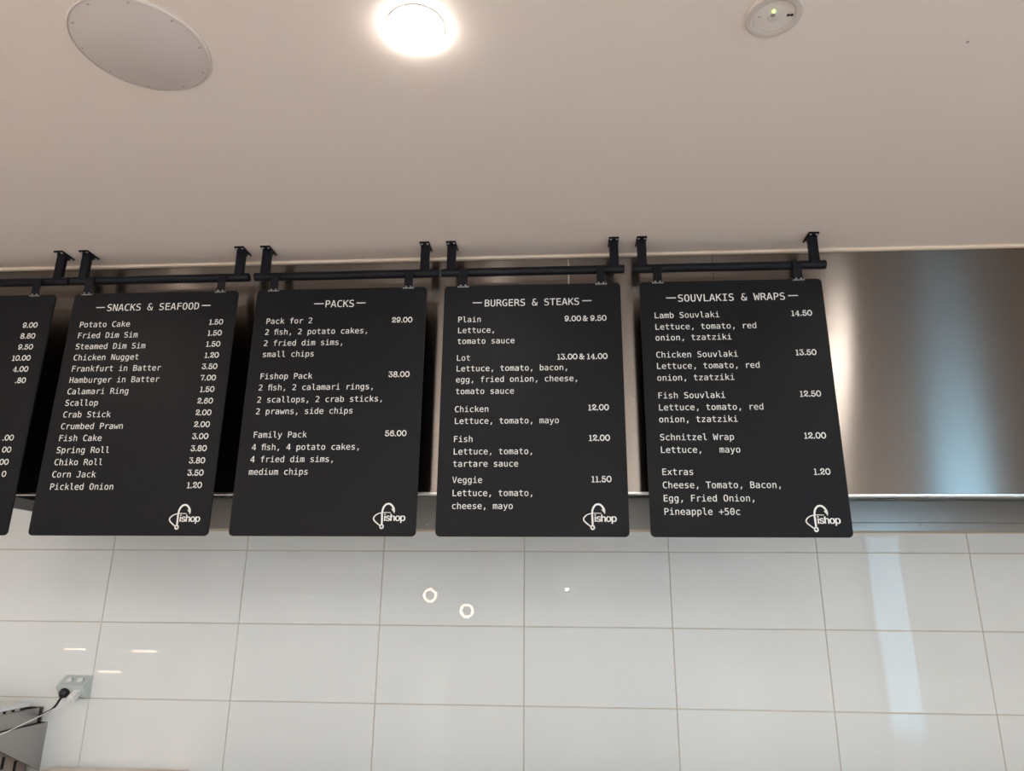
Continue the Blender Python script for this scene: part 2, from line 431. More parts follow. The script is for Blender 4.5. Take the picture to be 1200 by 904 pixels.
# ---------------------------------------------------------------- lettering
GLYPHS = {
    38: ([190, 316, 335, 121, 347, 140, 356, 164, 360, 193, 362, 227, 362, 241, 361, 262, 361, 265, 418, 265, 418, 251, 415, 198, 405, 153, 389, 113, 366, 80, 425, 0, 351, 0, 324, 38, 294, 17, 263, 2, 229, -7, 193, -10, 125, 2, 69, 37, 32, 90, 20, 155, 26, 201, 44, 243, 74, 282, 116, 319, 101, 343, 91, 368, 84, 392, 82, 416, 91, 463, 117, 499, 158, 522, 212, 529, 234, 528, 257, 525, 280, 520, 304, 513, 304, 449, 283, 461, 262, 469, 240, 474, 216, 476, 186, 472, 163, 460, 148, 441, 143, 417, 146, 396, 154, 374, 168, 348, 145, 280, 117, 253, 97, 226, 85, 197, 81, 165, 90, 117, 116, 78, 156, 52, 205, 44, 220, 45, 235, 48, 251, 53, 267, 60, 275, 65, 282, 69, 288, 73, 294, 78],
         [36, 38, 37, 36, 39, 38, 36, 40, 39, 35, 40, 36, 35, 41, 40, 35, 45, 41, 45, 44, 41, 44, 43, 41, 43, 42, 41, 34, 46, 35, 46, 45, 35, 34, 47, 46, 34, 48, 47, 33, 48, 34, 33, 49, 48, 33, 50, 49, 33, 51, 50, 32, 51, 33, 32, 52, 51, 31, 52, 32, 31, 53, 52, 30, 53, 31, 30, 0, 53, 29, 0, 30, 28, 0, 29, 28, 54, 0, 54, 1, 0, 27, 54, 28, 27, 55, 54, 70, 1, 54, 7, 9, 8, 7, 10, 9, 6, 10, 7, 27, 56, 55, 6, 11, 10, 26, 56, 27, 5, 11, 6, 4, 11, 5, 26, 57, 56, 25, 57, 26, 4, 12, 11, 25, 58, 57, 3, 12, 4, 25, 59, 58, 2, 12, 3, 24, 59, 25, 2, 13, 12, 1, 13, 2, 70, 13, 1, 24, 60, 59, 70, 14, 13, 23, 60, 24, 70, 15, 14, 23, 61, 60, 69, 15, 70, 68, 15, 69, 67, 15, 68, 66, 15, 67, 65, 17, 66, 17, 15, 66, 64, 17, 65, 23, 62, 61, 63, 17, 64, 62, 17, 63, 23, 17, 62, 23, 18, 17, 16, 15, 17, 22, 18, 23, 22, 19, 18, 22, 20, 19, 21, 20, 22]),
    43: ([244, 408, 244, 253, 399, 253, 399, 194, 244, 194, 244, 39, 185, 39, 185, 194, 31, 194, 31, 253, 185, 253, 185, 408],
         [10, 0, 11, 10, 1, 0, 8, 10, 9, 8, 1, 10, 8, 2, 1, 8, 3, 2, 7, 3, 8, 6, 4, 7, 4, 3, 7, 6, 5, 4]),
    44: ([175, 106, 263, 106, 263, 33, 194, -100, 140, -100, 175, 33],
         [5, 1, 0, 5, 2, 1, 4, 2, 5, 4, 3, 2]),
    48: ([168, 261, 172, 279, 182, 294, 196, 305, 214, 308, 232, 305, 247, 294, 258, 279, 261, 261, 258, 243, 247, 228, 232, 218, 214, 214, 196, 218, 181, 228, 171, 243, 214, 474, 172, 460, 141, 421, 123, 354, 117, 259, 123, 165, 141, 99, 172, 59, 214, 46, 258, 59, 288, 99, 306, 165, 312, 259, 306, 354, 288, 421, 258, 460, 214, 529, 288, 512, 340, 461, 372, 376, 383, 259, 372, 143, 340, 58, 288, 7, 214, -10, 141, 7, 89, 58, 57, 143, 46, 259, 57, 376, 89, 461, 141, 512],
         [47, 33, 32, 46, 33, 47, 46, 16, 33, 16, 34, 33, 46, 17, 16, 31, 34, 16, 45, 17, 46, 31, 35, 34, 45, 18, 17, 30, 35, 31, 45, 19, 18, 29, 35, 30, 44, 19, 45, 29, 36, 35, 44, 20, 19, 28, 36, 29, 3, 5, 4, 2, 5, 3, 2, 6, 5, 1, 6, 2, 1, 7, 6, 0, 7, 1, 0, 8, 7, 15, 8, 0, 15, 9, 8, 43, 20, 44, 43, 21, 20, 27, 36, 28, 27, 37, 36, 15, 10, 9, 14, 10, 15, 14, 11, 10, 13, 11, 14, 13, 12, 11, 43, 22, 21, 26, 37, 27, 26, 38, 37, 42, 22, 43, 42, 23, 22, 25, 38, 26, 42, 24, 23, 24, 38, 25, 41, 24, 42, 24, 39, 38, 41, 39, 24, 40, 39, 41]),
    50: ([130, 59, 369, 59, 369, 0, 53, 0, 53, 59, 114, 124, 167, 180, 208, 225, 234, 255, 263, 293, 281, 323, 290, 350, 293, 377, 287, 416, 268, 445, 237, 464, 197, 470, 165, 467, 131, 459, 95, 444, 57, 424, 57, 495, 93, 510, 128, 521, 162, 527, 196, 529, 265, 519, 319, 489, 354, 442, 365, 382, 361, 349, 350, 315, 329, 280, 299, 242, 276, 215, 243, 179, 196, 129],
         [24, 26, 25, 23, 26, 24, 22, 26, 23, 22, 27, 26, 21, 27, 22, 20, 19, 21, 19, 18, 21, 18, 17, 21, 17, 27, 21, 17, 16, 27, 16, 15, 27, 15, 28, 27, 14, 28, 15, 13, 28, 14, 13, 29, 28, 12, 29, 13, 12, 30, 29, 11, 30, 12, 10, 30, 11, 10, 31, 30, 9, 31, 10, 9, 32, 31, 8, 32, 9, 8, 33, 32, 7, 33, 8, 7, 34, 33, 6, 34, 7, 6, 35, 34, 5, 35, 6, 5, 36, 35, 5, 0, 36, 4, 0, 5, 3, 0, 4, 3, 1, 0, 3, 2, 1]),
    52: ([256, 456, 92, 181, 256, 181, 244, 520, 326, 520, 326, 181, 395, 181, 395, 124, 326, 124, 326, 0, 256, 0, 256, 124, 36, 124, 36, 190],
         [13, 0, 3, 0, 4, 3, 0, 5, 4, 13, 1, 0, 2, 5, 0, 12, 1, 13, 12, 2, 1, 12, 5, 2, 12, 6, 5, 12, 7, 6, 11, 7, 12, 10, 8, 11, 8, 7, 11, 10, 9, 8]),
    53: ([72, 520, 335, 520, 335, 461, 136, 461, 136, 333, 151, 338, 166, 341, 181, 343, 197, 344, 269, 332, 325, 296, 360, 240, 372, 167, 360, 93, 323, 37, 264, 2, 187, -10, 147, -9, 111, -5, 79, 2, 50, 12, 50, 84, 82, 68, 114, 58, 147, 51, 180, 49, 232, 57, 270, 80, 294, 117, 302, 167, 293, 216, 269, 253, 230, 277, 178, 284, 150, 283, 123, 278, 97, 270, 72, 259],
         [37, 3, 0, 3, 1, 0, 3, 2, 1, 37, 4, 3, 7, 9, 8, 6, 9, 7, 5, 9, 6, 4, 9, 5, 37, 36, 4, 36, 9, 4, 36, 35, 9, 35, 34, 9, 34, 10, 9, 34, 33, 10, 33, 32, 10, 32, 11, 10, 31, 11, 32, 30, 11, 31, 30, 12, 11, 29, 12, 30, 28, 12, 29, 28, 13, 12, 27, 13, 28, 27, 14, 13, 20, 22, 21, 26, 14, 27, 20, 23, 22, 20, 24, 23, 25, 14, 26, 20, 25, 24, 20, 14, 25, 20, 15, 14, 19, 15, 20, 18, 15, 19, 18, 16, 15, 17, 16, 18]),
    65: ([214, 458, 140, 192, 289, 192, 172, 520, 257, 520, 416, 0, 344, 0, 305, 135, 123, 135, 86, 0, 13, 0],
         [10, 0, 3, 0, 4, 3, 0, 5, 4, 10, 1, 0, 2, 5, 0, 10, 8, 1, 8, 2, 1, 8, 7, 2, 7, 5, 2, 10, 9, 8, 6, 5, 7]),
    66: ([128, 248, 128, 58, 212, 58, 264, 63, 299, 79, 319, 108, 325, 150, 318, 194, 298, 224, 262, 242, 212, 248, 128, 462, 128, 305, 210, 305, 254, 310, 284, 325, 301, 350, 307, 388, 301, 422, 284, 445, 255, 458, 210, 462, 58, 520, 212, 520, 282, 511, 335, 485, 367, 444, 378, 388, 372, 345, 355, 313, 326, 290, 287, 278, 332, 263, 367, 235, 389, 194, 396, 143, 384, 81, 350, 36, 292, 9, 212, 0, 58, 0],
         [40, 11, 22, 11, 23, 22, 11, 24, 23, 11, 25, 24, 11, 21, 25, 21, 20, 25, 20, 26, 25, 40, 12, 11, 19, 26, 20, 18, 26, 19, 18, 27, 26, 17, 27, 18, 16, 27, 17, 16, 28, 27, 15, 28, 16, 15, 29, 28, 14, 29, 15, 14, 30, 29, 13, 30, 14, 40, 0, 12, 0, 13, 12, 0, 30, 13, 0, 31, 30, 0, 32, 31, 0, 10, 32, 10, 33, 32, 40, 1, 0, 9, 33, 10, 8, 33, 9, 8, 34, 33, 7, 34, 8, 6, 34, 7, 6, 35, 34, 5, 35, 6, 5, 36, 35, 4, 36, 5, 4, 37, 36, 3, 37, 4, 2, 37, 3, 40, 2, 1, 40, 37, 2, 40, 38, 37, 40, 39, 38]),
    67: ([374, 18, 346, 6, 319, -3, 290, -8, 259, -10, 170, 8, 104, 61, 62, 146, 48, 259, 62, 373, 104, 458, 170, 511, 259, 529, 290, 527, 319, 522, 346, 513, 374, 501, 374, 429, 347, 447, 318, 461, 289, 469, 259, 472, 199, 459, 156, 419, 130, 353, 122, 259, 130, 166, 156, 100, 199, 60, 259, 47, 289, 50, 319, 58, 347, 72, 374, 91],
         [11, 13, 12, 11, 14, 13, 11, 15, 14, 11, 16, 15, 10, 16, 11, 10, 21, 16, 21, 20, 16, 20, 19, 16, 19, 18, 16, 18, 17, 16, 10, 22, 21, 10, 23, 22, 9, 23, 10, 9, 24, 23, 8, 24, 9, 8, 25, 24, 7, 25, 8, 7, 26, 25, 7, 27, 26, 6, 27, 7, 6, 28, 27, 32, 0, 33, 31, 0, 32, 5, 28, 6, 5, 29, 28, 30, 0, 31, 29, 0, 30, 5, 0, 29, 5, 1, 0, 4, 1, 5, 4, 2, 1, 4, 3, 2]),
    68: ([152, 58, 227, 69, 276, 101, 302, 163, 311, 259, 302, 357, 276, 418, 227, 451, 152, 462, 118, 462, 118, 58, 153, 520, 257, 504, 329, 456, 371, 376, 385, 259, 371, 144, 329, 63, 257, 16, 153, 0, 48, 0, 48, 520],
         [20, 9, 21, 9, 11, 21, 9, 12, 11, 9, 8, 12, 8, 13, 12, 20, 10, 9, 7, 13, 8, 7, 14, 13, 6, 14, 7, 5, 14, 6, 5, 15, 14, 4, 15, 5, 3, 15, 4, 3, 16, 15, 2, 16, 3, 2, 17, 16, 1, 17, 2, 0, 17, 1, 0, 18, 17, 20, 0, 10, 20, 18, 0, 20, 19, 18]),
    69: ([69, 520, 377, 520, 377, 461, 139, 461, 139, 307, 367, 307, 367, 248, 139, 248, 139, 59, 384, 59, 384, 0, 69, 0],
         [11, 3, 0, 3, 1, 0, 3, 2, 1, 11, 4, 3, 11, 7, 4, 7, 5, 4, 7, 6, 5, 11, 8, 7, 11, 9, 8, 11, 10, 9]),
    70: ([81, 520, 387, 520, 387, 461, 152, 461, 152, 307, 365, 307, 365, 248, 152, 248, 152, 0, 81, 0],
         [9, 3, 0, 3, 1, 0, 3, 2, 1, 9, 4, 3, 9, 7, 4, 7, 5, 4, 7, 6, 5, 9, 8, 7]),
    71: ([384, 43, 354, 20, 321, 3, 284, -7, 244, -10, 157, 8, 91, 61, 49, 146, 36, 259, 49, 373, 91, 458, 158, 511, 246, 529, 278, 527, 309, 520, 338, 508, 367, 492, 367, 420, 338, 443, 309, 459, 278, 469, 246, 472, 186, 459, 143, 419, 118, 353, 109, 259, 117, 165, 142, 99, 184, 60, 244, 47, 266, 48, 285, 52, 302, 59, 317, 69, 317, 209, 242, 209, 242, 267, 384, 267],
         [11, 13, 12, 11, 14, 13, 11, 15, 14, 10, 15, 11, 10, 16, 15, 10, 21, 16, 21, 20, 16, 20, 19, 16, 19, 18, 16, 18, 17, 16, 10, 22, 21, 10, 23, 22, 9, 23, 10, 9, 24, 23, 8, 24, 9, 8, 25, 24, 35, 37, 36, 35, 34, 37, 34, 0, 37, 7, 25, 8, 7, 26, 25, 33, 0, 34, 7, 27, 26, 6, 27, 7, 6, 28, 27, 32, 0, 33, 5, 28, 6, 5, 29, 28, 31, 0, 32, 30, 0, 31, 29, 0, 30, 5, 0, 29, 5, 1, 0, 5, 2, 1, 4, 2, 5, 4, 3, 2]),
    72: ([48, 520, 118, 520, 118, 307, 311, 307, 311, 520, 382, 520, 382, 0, 311, 0, 311, 248, 118, 248, 118, 0, 48, 0],
         [11, 1, 0, 11, 2, 1, 3, 5, 4, 3, 6, 5, 11, 9, 2, 9, 3, 2, 9, 8, 3, 8, 6, 3, 11, 10, 9, 7, 6, 8]),
    73: ([70, 520, 359, 520, 359, 461, 250, 461, 250, 59, 359, 59, 359, 0, 70, 0, 70, 59, 179, 59, 179, 461, 70, 461],
         [11, 1, 0, 11, 2, 1, 10, 2, 11, 9, 3, 10, 3, 2, 10, 9, 4, 3, 7, 9, 8, 7, 4, 9, 7, 5, 4, 7, 6, 5]),
    74: ([38, 21, 38, 103, 70, 79, 103, 61, 138, 51, 173, 47, 216, 53, 243, 73, 258, 110, 263, 170, 263, 461, 130, 461, 130, 520, 333, 520, 333, 170, 324, 86, 296, 31, 247, 0, 173, -10, 140, -8, 107, -2, 73, 7],
         [11, 13, 12, 11, 10, 13, 10, 14, 13, 9, 14, 10, 8, 14, 9, 8, 15, 14, 7, 15, 8, 0, 2, 1, 7, 16, 15, 0, 3, 2, 6, 16, 7, 0, 4, 3, 5, 16, 6, 0, 5, 4, 0, 16, 5, 0, 17, 16, 21, 17, 0, 20, 17, 21, 20, 18, 17, 19, 18, 20]),
    75: ([48, 520, 118, 520, 118, 289, 338, 520, 421, 520, 218, 307, 427, 0, 342, 0, 172, 260, 118, 203, 118, 0, 48, 0],
         [11, 1, 0, 11, 2, 1, 2, 4, 3, 2, 5, 4, 2, 8, 5, 8, 6, 5, 11, 9, 2, 9, 8, 2, 7, 6, 8, 11, 10, 9]),
    76: ([75, 520, 146, 520, 146, 59, 397, 59, 397, 0, 75, 0],
         [5, 1, 0, 5, 2, 1, 5, 3, 2, 5, 4, 3]),
    78: ([48, 520, 138, 520, 313, 92, 313, 520, 381, 520, 381, 0, 292, 0, 116, 428, 116, 0, 48, 0],
         [9, 7, 0, 7, 1, 0, 7, 2, 1, 2, 4, 3, 2, 5, 4, 9, 8, 7, 6, 2, 7, 6, 5, 2]),
    79: ([315, 259, 309, 358, 292, 423, 261, 460, 214, 472, 169, 460, 138, 423, 120, 358, 114, 259, 120, 161, 138, 96, 169, 59, 214, 47, 261, 59, 292, 96, 309, 161, 389, 259, 378, 141, 346, 57, 291, 7, 214, -10, 138, 7, 84, 56, 51, 140, 41, 259, 51, 378, 84, 462, 138, 513, 214, 529, 291, 513, 346, 462, 378, 378],
         [27, 29, 28, 26, 29, 27, 26, 4, 29, 4, 30, 29, 26, 5, 4, 3, 30, 4, 25, 5, 26, 3, 31, 30, 25, 6, 5, 2, 31, 3, 25, 7, 6, 1, 31, 2, 24, 7, 25, 1, 16, 31, 24, 8, 7, 0, 16, 1, 23, 8, 24, 23, 9, 8, 15, 16, 0, 15, 17, 16, 23, 10, 9, 14, 17, 15, 14, 18, 17, 22, 10, 23, 22, 11, 10, 13, 18, 14, 22, 12, 11, 12, 18, 13, 12, 19, 18, 21, 12, 22, 21, 19, 12, 21, 20, 19]),
    80: ([139, 462, 139, 267, 220, 267, 264, 273, 296, 292, 317, 323, 324, 365, 317, 406, 297, 436, 264, 456, 220, 462, 69, 520, 220, 520, 297, 510, 352, 480, 386, 432, 397, 365, 386, 297, 353, 248, 297, 219, 220, 209, 139, 209, 139, 0, 69, 0],
         [23, 0, 11, 0, 12, 11, 0, 13, 12, 0, 14, 13, 0, 10, 14, 10, 9, 14, 9, 15, 14, 23, 1, 0, 8, 15, 9, 7, 15, 8, 7, 16, 15, 6, 16, 7, 5, 16, 6, 5, 17, 16, 4, 17, 5, 4, 18, 17, 3, 18, 4, 2, 18, 3, 23, 21, 1, 21, 2, 1, 21, 18, 2, 21, 19, 18, 21, 20, 19, 23, 22, 21]),
    82: ([265, 245, 290, 235, 311, 219, 332, 190, 359, 142, 429, 0, 354, 0, 292, 131, 266, 177, 244, 204, 219, 216, 188, 220, 120, 220, 120, 0, 50, 0, 50, 520, 195, 520, 270, 510, 326, 481, 360, 434, 372, 369, 365, 323, 343, 285, 310, 259, 120, 462, 120, 278, 197, 278, 241, 283, 273, 300, 291, 329, 297, 369, 291, 409, 271, 438, 239, 456, 195, 462],
         [14, 24, 15, 24, 16, 15, 24, 17, 16, 24, 18, 17, 24, 34, 18, 34, 33, 18, 33, 19, 18, 14, 25, 24, 32, 19, 33, 31, 19, 32, 31, 20, 19, 30, 20, 31, 29, 20, 30, 29, 21, 20, 28, 21, 29, 28, 22, 21, 27, 22, 28, 27, 23, 22, 26, 23, 27, 14, 12, 25, 12, 26, 25, 12, 23, 26, 12, 0, 23, 12, 1, 0, 12, 11, 1, 11, 2, 1, 14, 13, 12, 10, 2, 11, 10, 3, 2, 9, 3, 10, 8, 3, 9, 8, 4, 3, 7, 4, 8, 7, 5, 4, 6, 5, 7]),
    83: ([352, 502, 352, 431, 320, 449, 288, 462, 256, 470, 223, 472, 179, 466, 144, 449, 123, 422, 116, 386, 120, 356, 135, 334, 162, 317, 205, 304, 242, 295, 306, 273, 349, 242, 374, 198, 382, 142, 371, 77, 336, 29, 280, 0, 203, -10, 166, -8, 129, -2, 92, 8, 55, 21, 55, 96, 94, 74, 131, 59, 167, 50, 203, 47, 250, 53, 286, 71, 308, 99, 315, 138, 310, 172, 295, 197, 267, 215, 224, 229, 186, 237, 124, 258, 81, 287, 57, 326, 48, 376, 60, 438, 95, 487, 150, 519, 220, 529, 250, 528, 283, 522, 317, 514],
         [47, 49, 48, 47, 50, 49, 47, 51, 50, 46, 51, 47, 46, 0, 51, 46, 4, 0, 4, 3, 0, 3, 2, 0, 2, 1, 0, 45, 6, 46, 6, 5, 46, 5, 4, 46, 45, 7, 6, 45, 8, 7, 44, 8, 45, 44, 9, 8, 44, 10, 9, 43, 10, 44, 43, 11, 10, 43, 12, 11, 42, 12, 43, 42, 13, 12, 42, 14, 13, 42, 15, 14, 41, 15, 42, 41, 16, 15, 40, 16, 41, 40, 17, 16, 39, 17, 40, 38, 17, 39, 37, 17, 38, 37, 18, 17, 36, 18, 37, 35, 18, 36, 35, 19, 18, 34, 19, 35, 33, 19, 34, 26, 28, 27, 33, 20, 19, 26, 29, 28, 32, 20, 33, 26, 30, 29, 31, 20, 32, 26, 31, 30, 26, 20, 31, 26, 21, 20, 25, 21, 26, 24, 21, 25, 24, 22, 21, 23, 22, 24]),
    84: ([16, 520, 413, 520, 413, 461, 250, 461, 250, 0, 180, 0, 180, 461, 16, 461],
         [7, 1, 0, 7, 2, 1, 6, 2, 7, 5, 3, 6, 3, 2, 6, 5, 4, 3]),
    85: ([51, 200, 51, 520, 122, 520, 122, 167, 122, 135, 124, 113, 127, 99, 131, 88, 145, 70, 163, 57, 187, 50, 214, 47, 242, 50, 266, 57, 284, 70, 298, 88, 302, 99, 305, 113, 307, 135, 307, 167, 307, 520, 378, 520, 378, 200, 375, 131, 368, 86, 354, 55, 334, 31, 309, 13, 281, 0, 250, -8, 214, -10, 180, -8, 148, 0, 120, 13, 95, 31, 75, 55, 61, 87, 54, 132],
         [0, 2, 1, 0, 3, 2, 19, 21, 20, 19, 22, 21, 37, 3, 0, 19, 23, 22, 37, 4, 3, 18, 23, 19, 37, 5, 4, 17, 23, 18, 36, 5, 37, 17, 24, 23, 36, 6, 5, 16, 24, 17, 36, 7, 6, 15, 24, 16, 36, 8, 7, 14, 24, 15, 35, 8, 36, 14, 25, 24, 35, 9, 8, 13, 25, 14, 35, 10, 9, 12, 25, 13, 12, 26, 25, 34, 10, 35, 34, 11, 10, 11, 26, 12, 34, 26, 11, 33, 26, 34, 33, 27, 26, 32, 27, 33, 32, 28, 27, 31, 28, 32, 31, 29, 28, 30, 29, 31]),
    86: ([214, 59, 337, 520, 409, 520, 257, 0, 172, 0, 20, 520, 93, 520],
         [4, 6, 5, 4, 0, 6, 0, 2, 1, 0, 3, 2, 4, 3, 0]),
    87: ([0, 520, 69, 520, 118, 98, 178, 377, 251, 377, 311, 97, 361, 520, 429, 520, 352, 0, 285, 0, 214, 309, 144, 0, 78, 0],
         [12, 1, 0, 12, 2, 1, 5, 7, 6, 5, 8, 7, 2, 10, 3, 10, 4, 3, 10, 5, 4, 2, 11, 10, 9, 5, 10, 12, 11, 2, 9, 8, 5]),
    97: ([244, 196, 223, 196, 174, 191, 139, 176, 117, 152, 110, 118, 116, 86, 132, 63, 157, 48, 190, 44, 238, 53, 274, 80, 296, 124, 304, 182, 304, 196, 369, 222, 369, 0, 304, 0, 304, 58, 281, 28, 253, 6, 218, -6, 177, -10, 123, -2, 82, 24, 55, 63, 46, 114, 57, 171, 90, 212, 144, 238, 218, 246, 304, 246, 304, 256, 298, 297, 281, 324, 250, 340, 206, 345, 173, 343, 140, 336, 107, 324, 75, 308, 75, 372, 110, 384, 143, 393, 175, 398, 206, 399, 251, 396, 289, 385, 320, 367, 344, 342, 356, 323, 363, 299, 367, 267],
         [44, 46, 45, 43, 46, 44, 43, 47, 46, 42, 47, 43, 42, 48, 47, 41, 48, 42, 40, 39, 41, 39, 38, 41, 38, 37, 41, 37, 48, 41, 37, 36, 48, 36, 49, 48, 35, 49, 36, 35, 50, 49, 34, 50, 35, 33, 50, 34, 33, 51, 50, 33, 52, 51, 32, 52, 33, 32, 15, 52, 31, 15, 32, 29, 31, 30, 29, 15, 31, 28, 15, 29, 28, 14, 15, 14, 16, 15, 27, 2, 28, 2, 1, 28, 1, 14, 28, 0, 14, 1, 13, 16, 14, 27, 3, 2, 12, 16, 13, 27, 4, 3, 26, 4, 27, 26, 5, 4, 11, 18, 12, 18, 16, 12, 26, 6, 5, 25, 6, 26, 25, 7, 6, 10, 18, 11, 25, 8, 7, 24, 8, 25, 10, 19, 18, 17, 16, 18, 9, 19, 10, 24, 9, 8, 24, 19, 9, 24, 20, 19, 23, 20, 24, 23, 21, 20, 22, 21, 23]),
    98: ([320, 195, 314, 260, 296, 307, 267, 336, 226, 345, 185, 336, 155, 307, 137, 260, 131, 195, 137, 130, 155, 83, 185, 54, 226, 44, 267, 54, 296, 82, 314, 129, 131, 340, 150, 365, 174, 384, 203, 396, 236, 399, 299, 386, 347, 345, 377, 281, 387, 196, 377, 110, 347, 45, 299, 4, 235, -10, 203, -6, 174, 5, 150, 24, 131, 49, 131, 0, 67, 0, 67, 542, 131, 542],
         [34, 36, 35, 34, 16, 36, 19, 21, 20, 18, 21, 19, 18, 22, 21, 17, 22, 18, 16, 4, 17, 4, 22, 17, 4, 3, 22, 3, 23, 22, 16, 5, 4, 34, 7, 16, 7, 6, 16, 6, 5, 16, 2, 23, 3, 1, 23, 2, 1, 24, 23, 0, 24, 1, 34, 8, 7, 0, 25, 24, 34, 9, 8, 15, 25, 0, 34, 10, 9, 14, 25, 15, 14, 26, 25, 34, 32, 10, 32, 11, 10, 13, 26, 14, 32, 12, 11, 12, 26, 13, 34, 33, 32, 31, 12, 32, 12, 27, 26, 31, 27, 12, 30, 27, 31, 29, 27, 30, 29, 28, 27]),
    99: ([369, 20, 343, 7, 316, -3, 289, -8, 260, -10, 180, 3, 119, 44, 81, 109, 68, 195, 81, 280, 119, 345, 180, 386, 260, 399, 288, 398, 315, 392, 342, 383, 369, 369, 369, 302, 344, 322, 318, 335, 291, 343, 260, 345, 207, 335, 168, 306, 144, 259, 135, 195, 144, 131, 168, 83, 207, 54, 260, 44, 292, 47, 320, 54, 346, 68, 369, 86],
         [11, 13, 12, 11, 14, 13, 11, 15, 14, 10, 15, 11, 10, 16, 15, 10, 21, 16, 21, 20, 16, 20, 19, 16, 19, 18, 16, 18, 17, 16, 9, 22, 10, 22, 21, 10, 9, 23, 22, 9, 24, 23, 8, 24, 9, 8, 25, 24, 7, 25, 8, 7, 26, 25, 7, 27, 26, 6, 27, 7, 32, 0, 33, 6, 28, 27, 31, 0, 32, 30, 0, 31, 6, 29, 28, 29, 0, 30, 5, 29, 6, 5, 0, 29, 5, 1, 0, 5, 2, 1, 4, 2, 5, 4, 3, 2]),
    100: ([299, 340, 299, 542, 363, 542, 363, 0, 299, 0, 299, 49, 280, 24, 256, 5, 227, -6, 195, -10, 131, 4, 83, 45, 53, 110, 43, 196, 53, 281, 84, 345, 132, 386, 195, 399, 228, 396, 257, 384, 281, 366, 110, 195, 116, 129, 134, 82, 163, 54, 204, 44, 245, 54, 275, 83, 293, 130, 299, 195, 293, 260, 275, 307, 245, 336, 204, 345, 163, 336, 134, 307, 116, 260],
         [0, 2, 1, 0, 3, 2, 16, 18, 17, 16, 19, 18, 15, 19, 16, 15, 20, 19, 15, 33, 20, 33, 0, 20, 14, 34, 15, 34, 33, 15, 32, 0, 33, 32, 31, 0, 31, 30, 0, 30, 3, 0, 14, 35, 34, 14, 36, 35, 13, 36, 14, 13, 21, 36, 29, 3, 30, 12, 21, 13, 12, 22, 21, 28, 3, 29, 27, 3, 28, 12, 23, 22, 11, 23, 12, 26, 5, 27, 5, 3, 27, 11, 24, 23, 25, 5, 26, 11, 25, 24, 25, 6, 5, 4, 3, 5, 10, 25, 11, 10, 6, 25, 10, 7, 6, 10, 8, 7, 9, 8, 10]),
    101: ([387, 211, 387, 180, 110, 180, 110, 178, 118, 121, 143, 79, 183, 53, 237, 44, 268, 47, 301, 54, 335, 66, 372, 84, 372, 20, 336, 7, 302, -3, 268, -8, 236, -10, 155, 4, 94, 44, 56, 109, 43, 195, 55, 279, 93, 344, 151, 385, 227, 399, 293, 387, 344, 349, 376, 289, 323, 230, 316, 279, 296, 316, 266, 338, 224, 345, 182, 337, 148, 314, 124, 278, 112, 229],
         [23, 25, 24, 23, 26, 25, 22, 26, 23, 22, 32, 26, 32, 31, 26, 31, 27, 26, 22, 33, 32, 21, 33, 22, 30, 27, 31, 21, 34, 33, 29, 27, 30, 21, 35, 34, 29, 0, 27, 28, 0, 29, 20, 35, 21, 20, 36, 35, 36, 0, 28, 20, 0, 36, 20, 1, 0, 19, 2, 20, 2, 1, 20, 19, 3, 2, 19, 4, 3, 19, 5, 4, 18, 5, 19, 10, 12, 11, 18, 6, 5, 9, 12, 10, 8, 12, 9, 18, 7, 6, 7, 12, 8, 17, 7, 18, 17, 12, 7, 17, 13, 12, 17, 14, 13, 16, 14, 17, 16, 15, 14]),
    102: ([370, 542, 370, 489, 297, 489, 268, 485, 249, 474, 239, 455, 236, 424, 236, 390, 370, 390, 370, 340, 236, 340, 236, 0, 172, 0, 172, 340, 68, 340, 68, 390, 172, 390, 172, 417, 179, 473, 201, 511, 239, 534, 293, 542],
         [20, 0, 21, 20, 1, 0, 19, 1, 20, 18, 3, 19, 3, 2, 19, 2, 1, 19, 18, 4, 3, 18, 5, 4, 17, 5, 18, 17, 6, 5, 17, 7, 6, 16, 7, 17, 14, 16, 15, 14, 7, 16, 14, 8, 7, 14, 9, 8, 13, 9, 14, 12, 10, 13, 10, 9, 13, 12, 11, 10]),
    103: ([299, 198, 293, 262, 275, 308, 246, 336, 207, 345, 165, 336, 135, 308, 117, 262, 110, 198, 117, 135, 135, 88, 166, 60, 208, 50, 247, 60, 275, 88, 293, 135, 363, 25, 352, -52, 321, -108, 270, -142, 200, -153, 172, -152, 144, -148, 115, -142, 86, -134, 86, -71, 119, -85, 148, -94, 175, -100, 200, -102, 244, -95, 275, -74, 293, -37, 299, 16, 299, 18, 299, 62, 281, 33, 257, 13, 228, 1, 193, -3, 131, 11, 84, 52, 53, 116, 43, 198, 53, 281, 84, 345, 131, 386, 193, 399, 227, 396, 256, 384, 280, 365, 299, 338, 299, 389, 363, 389],
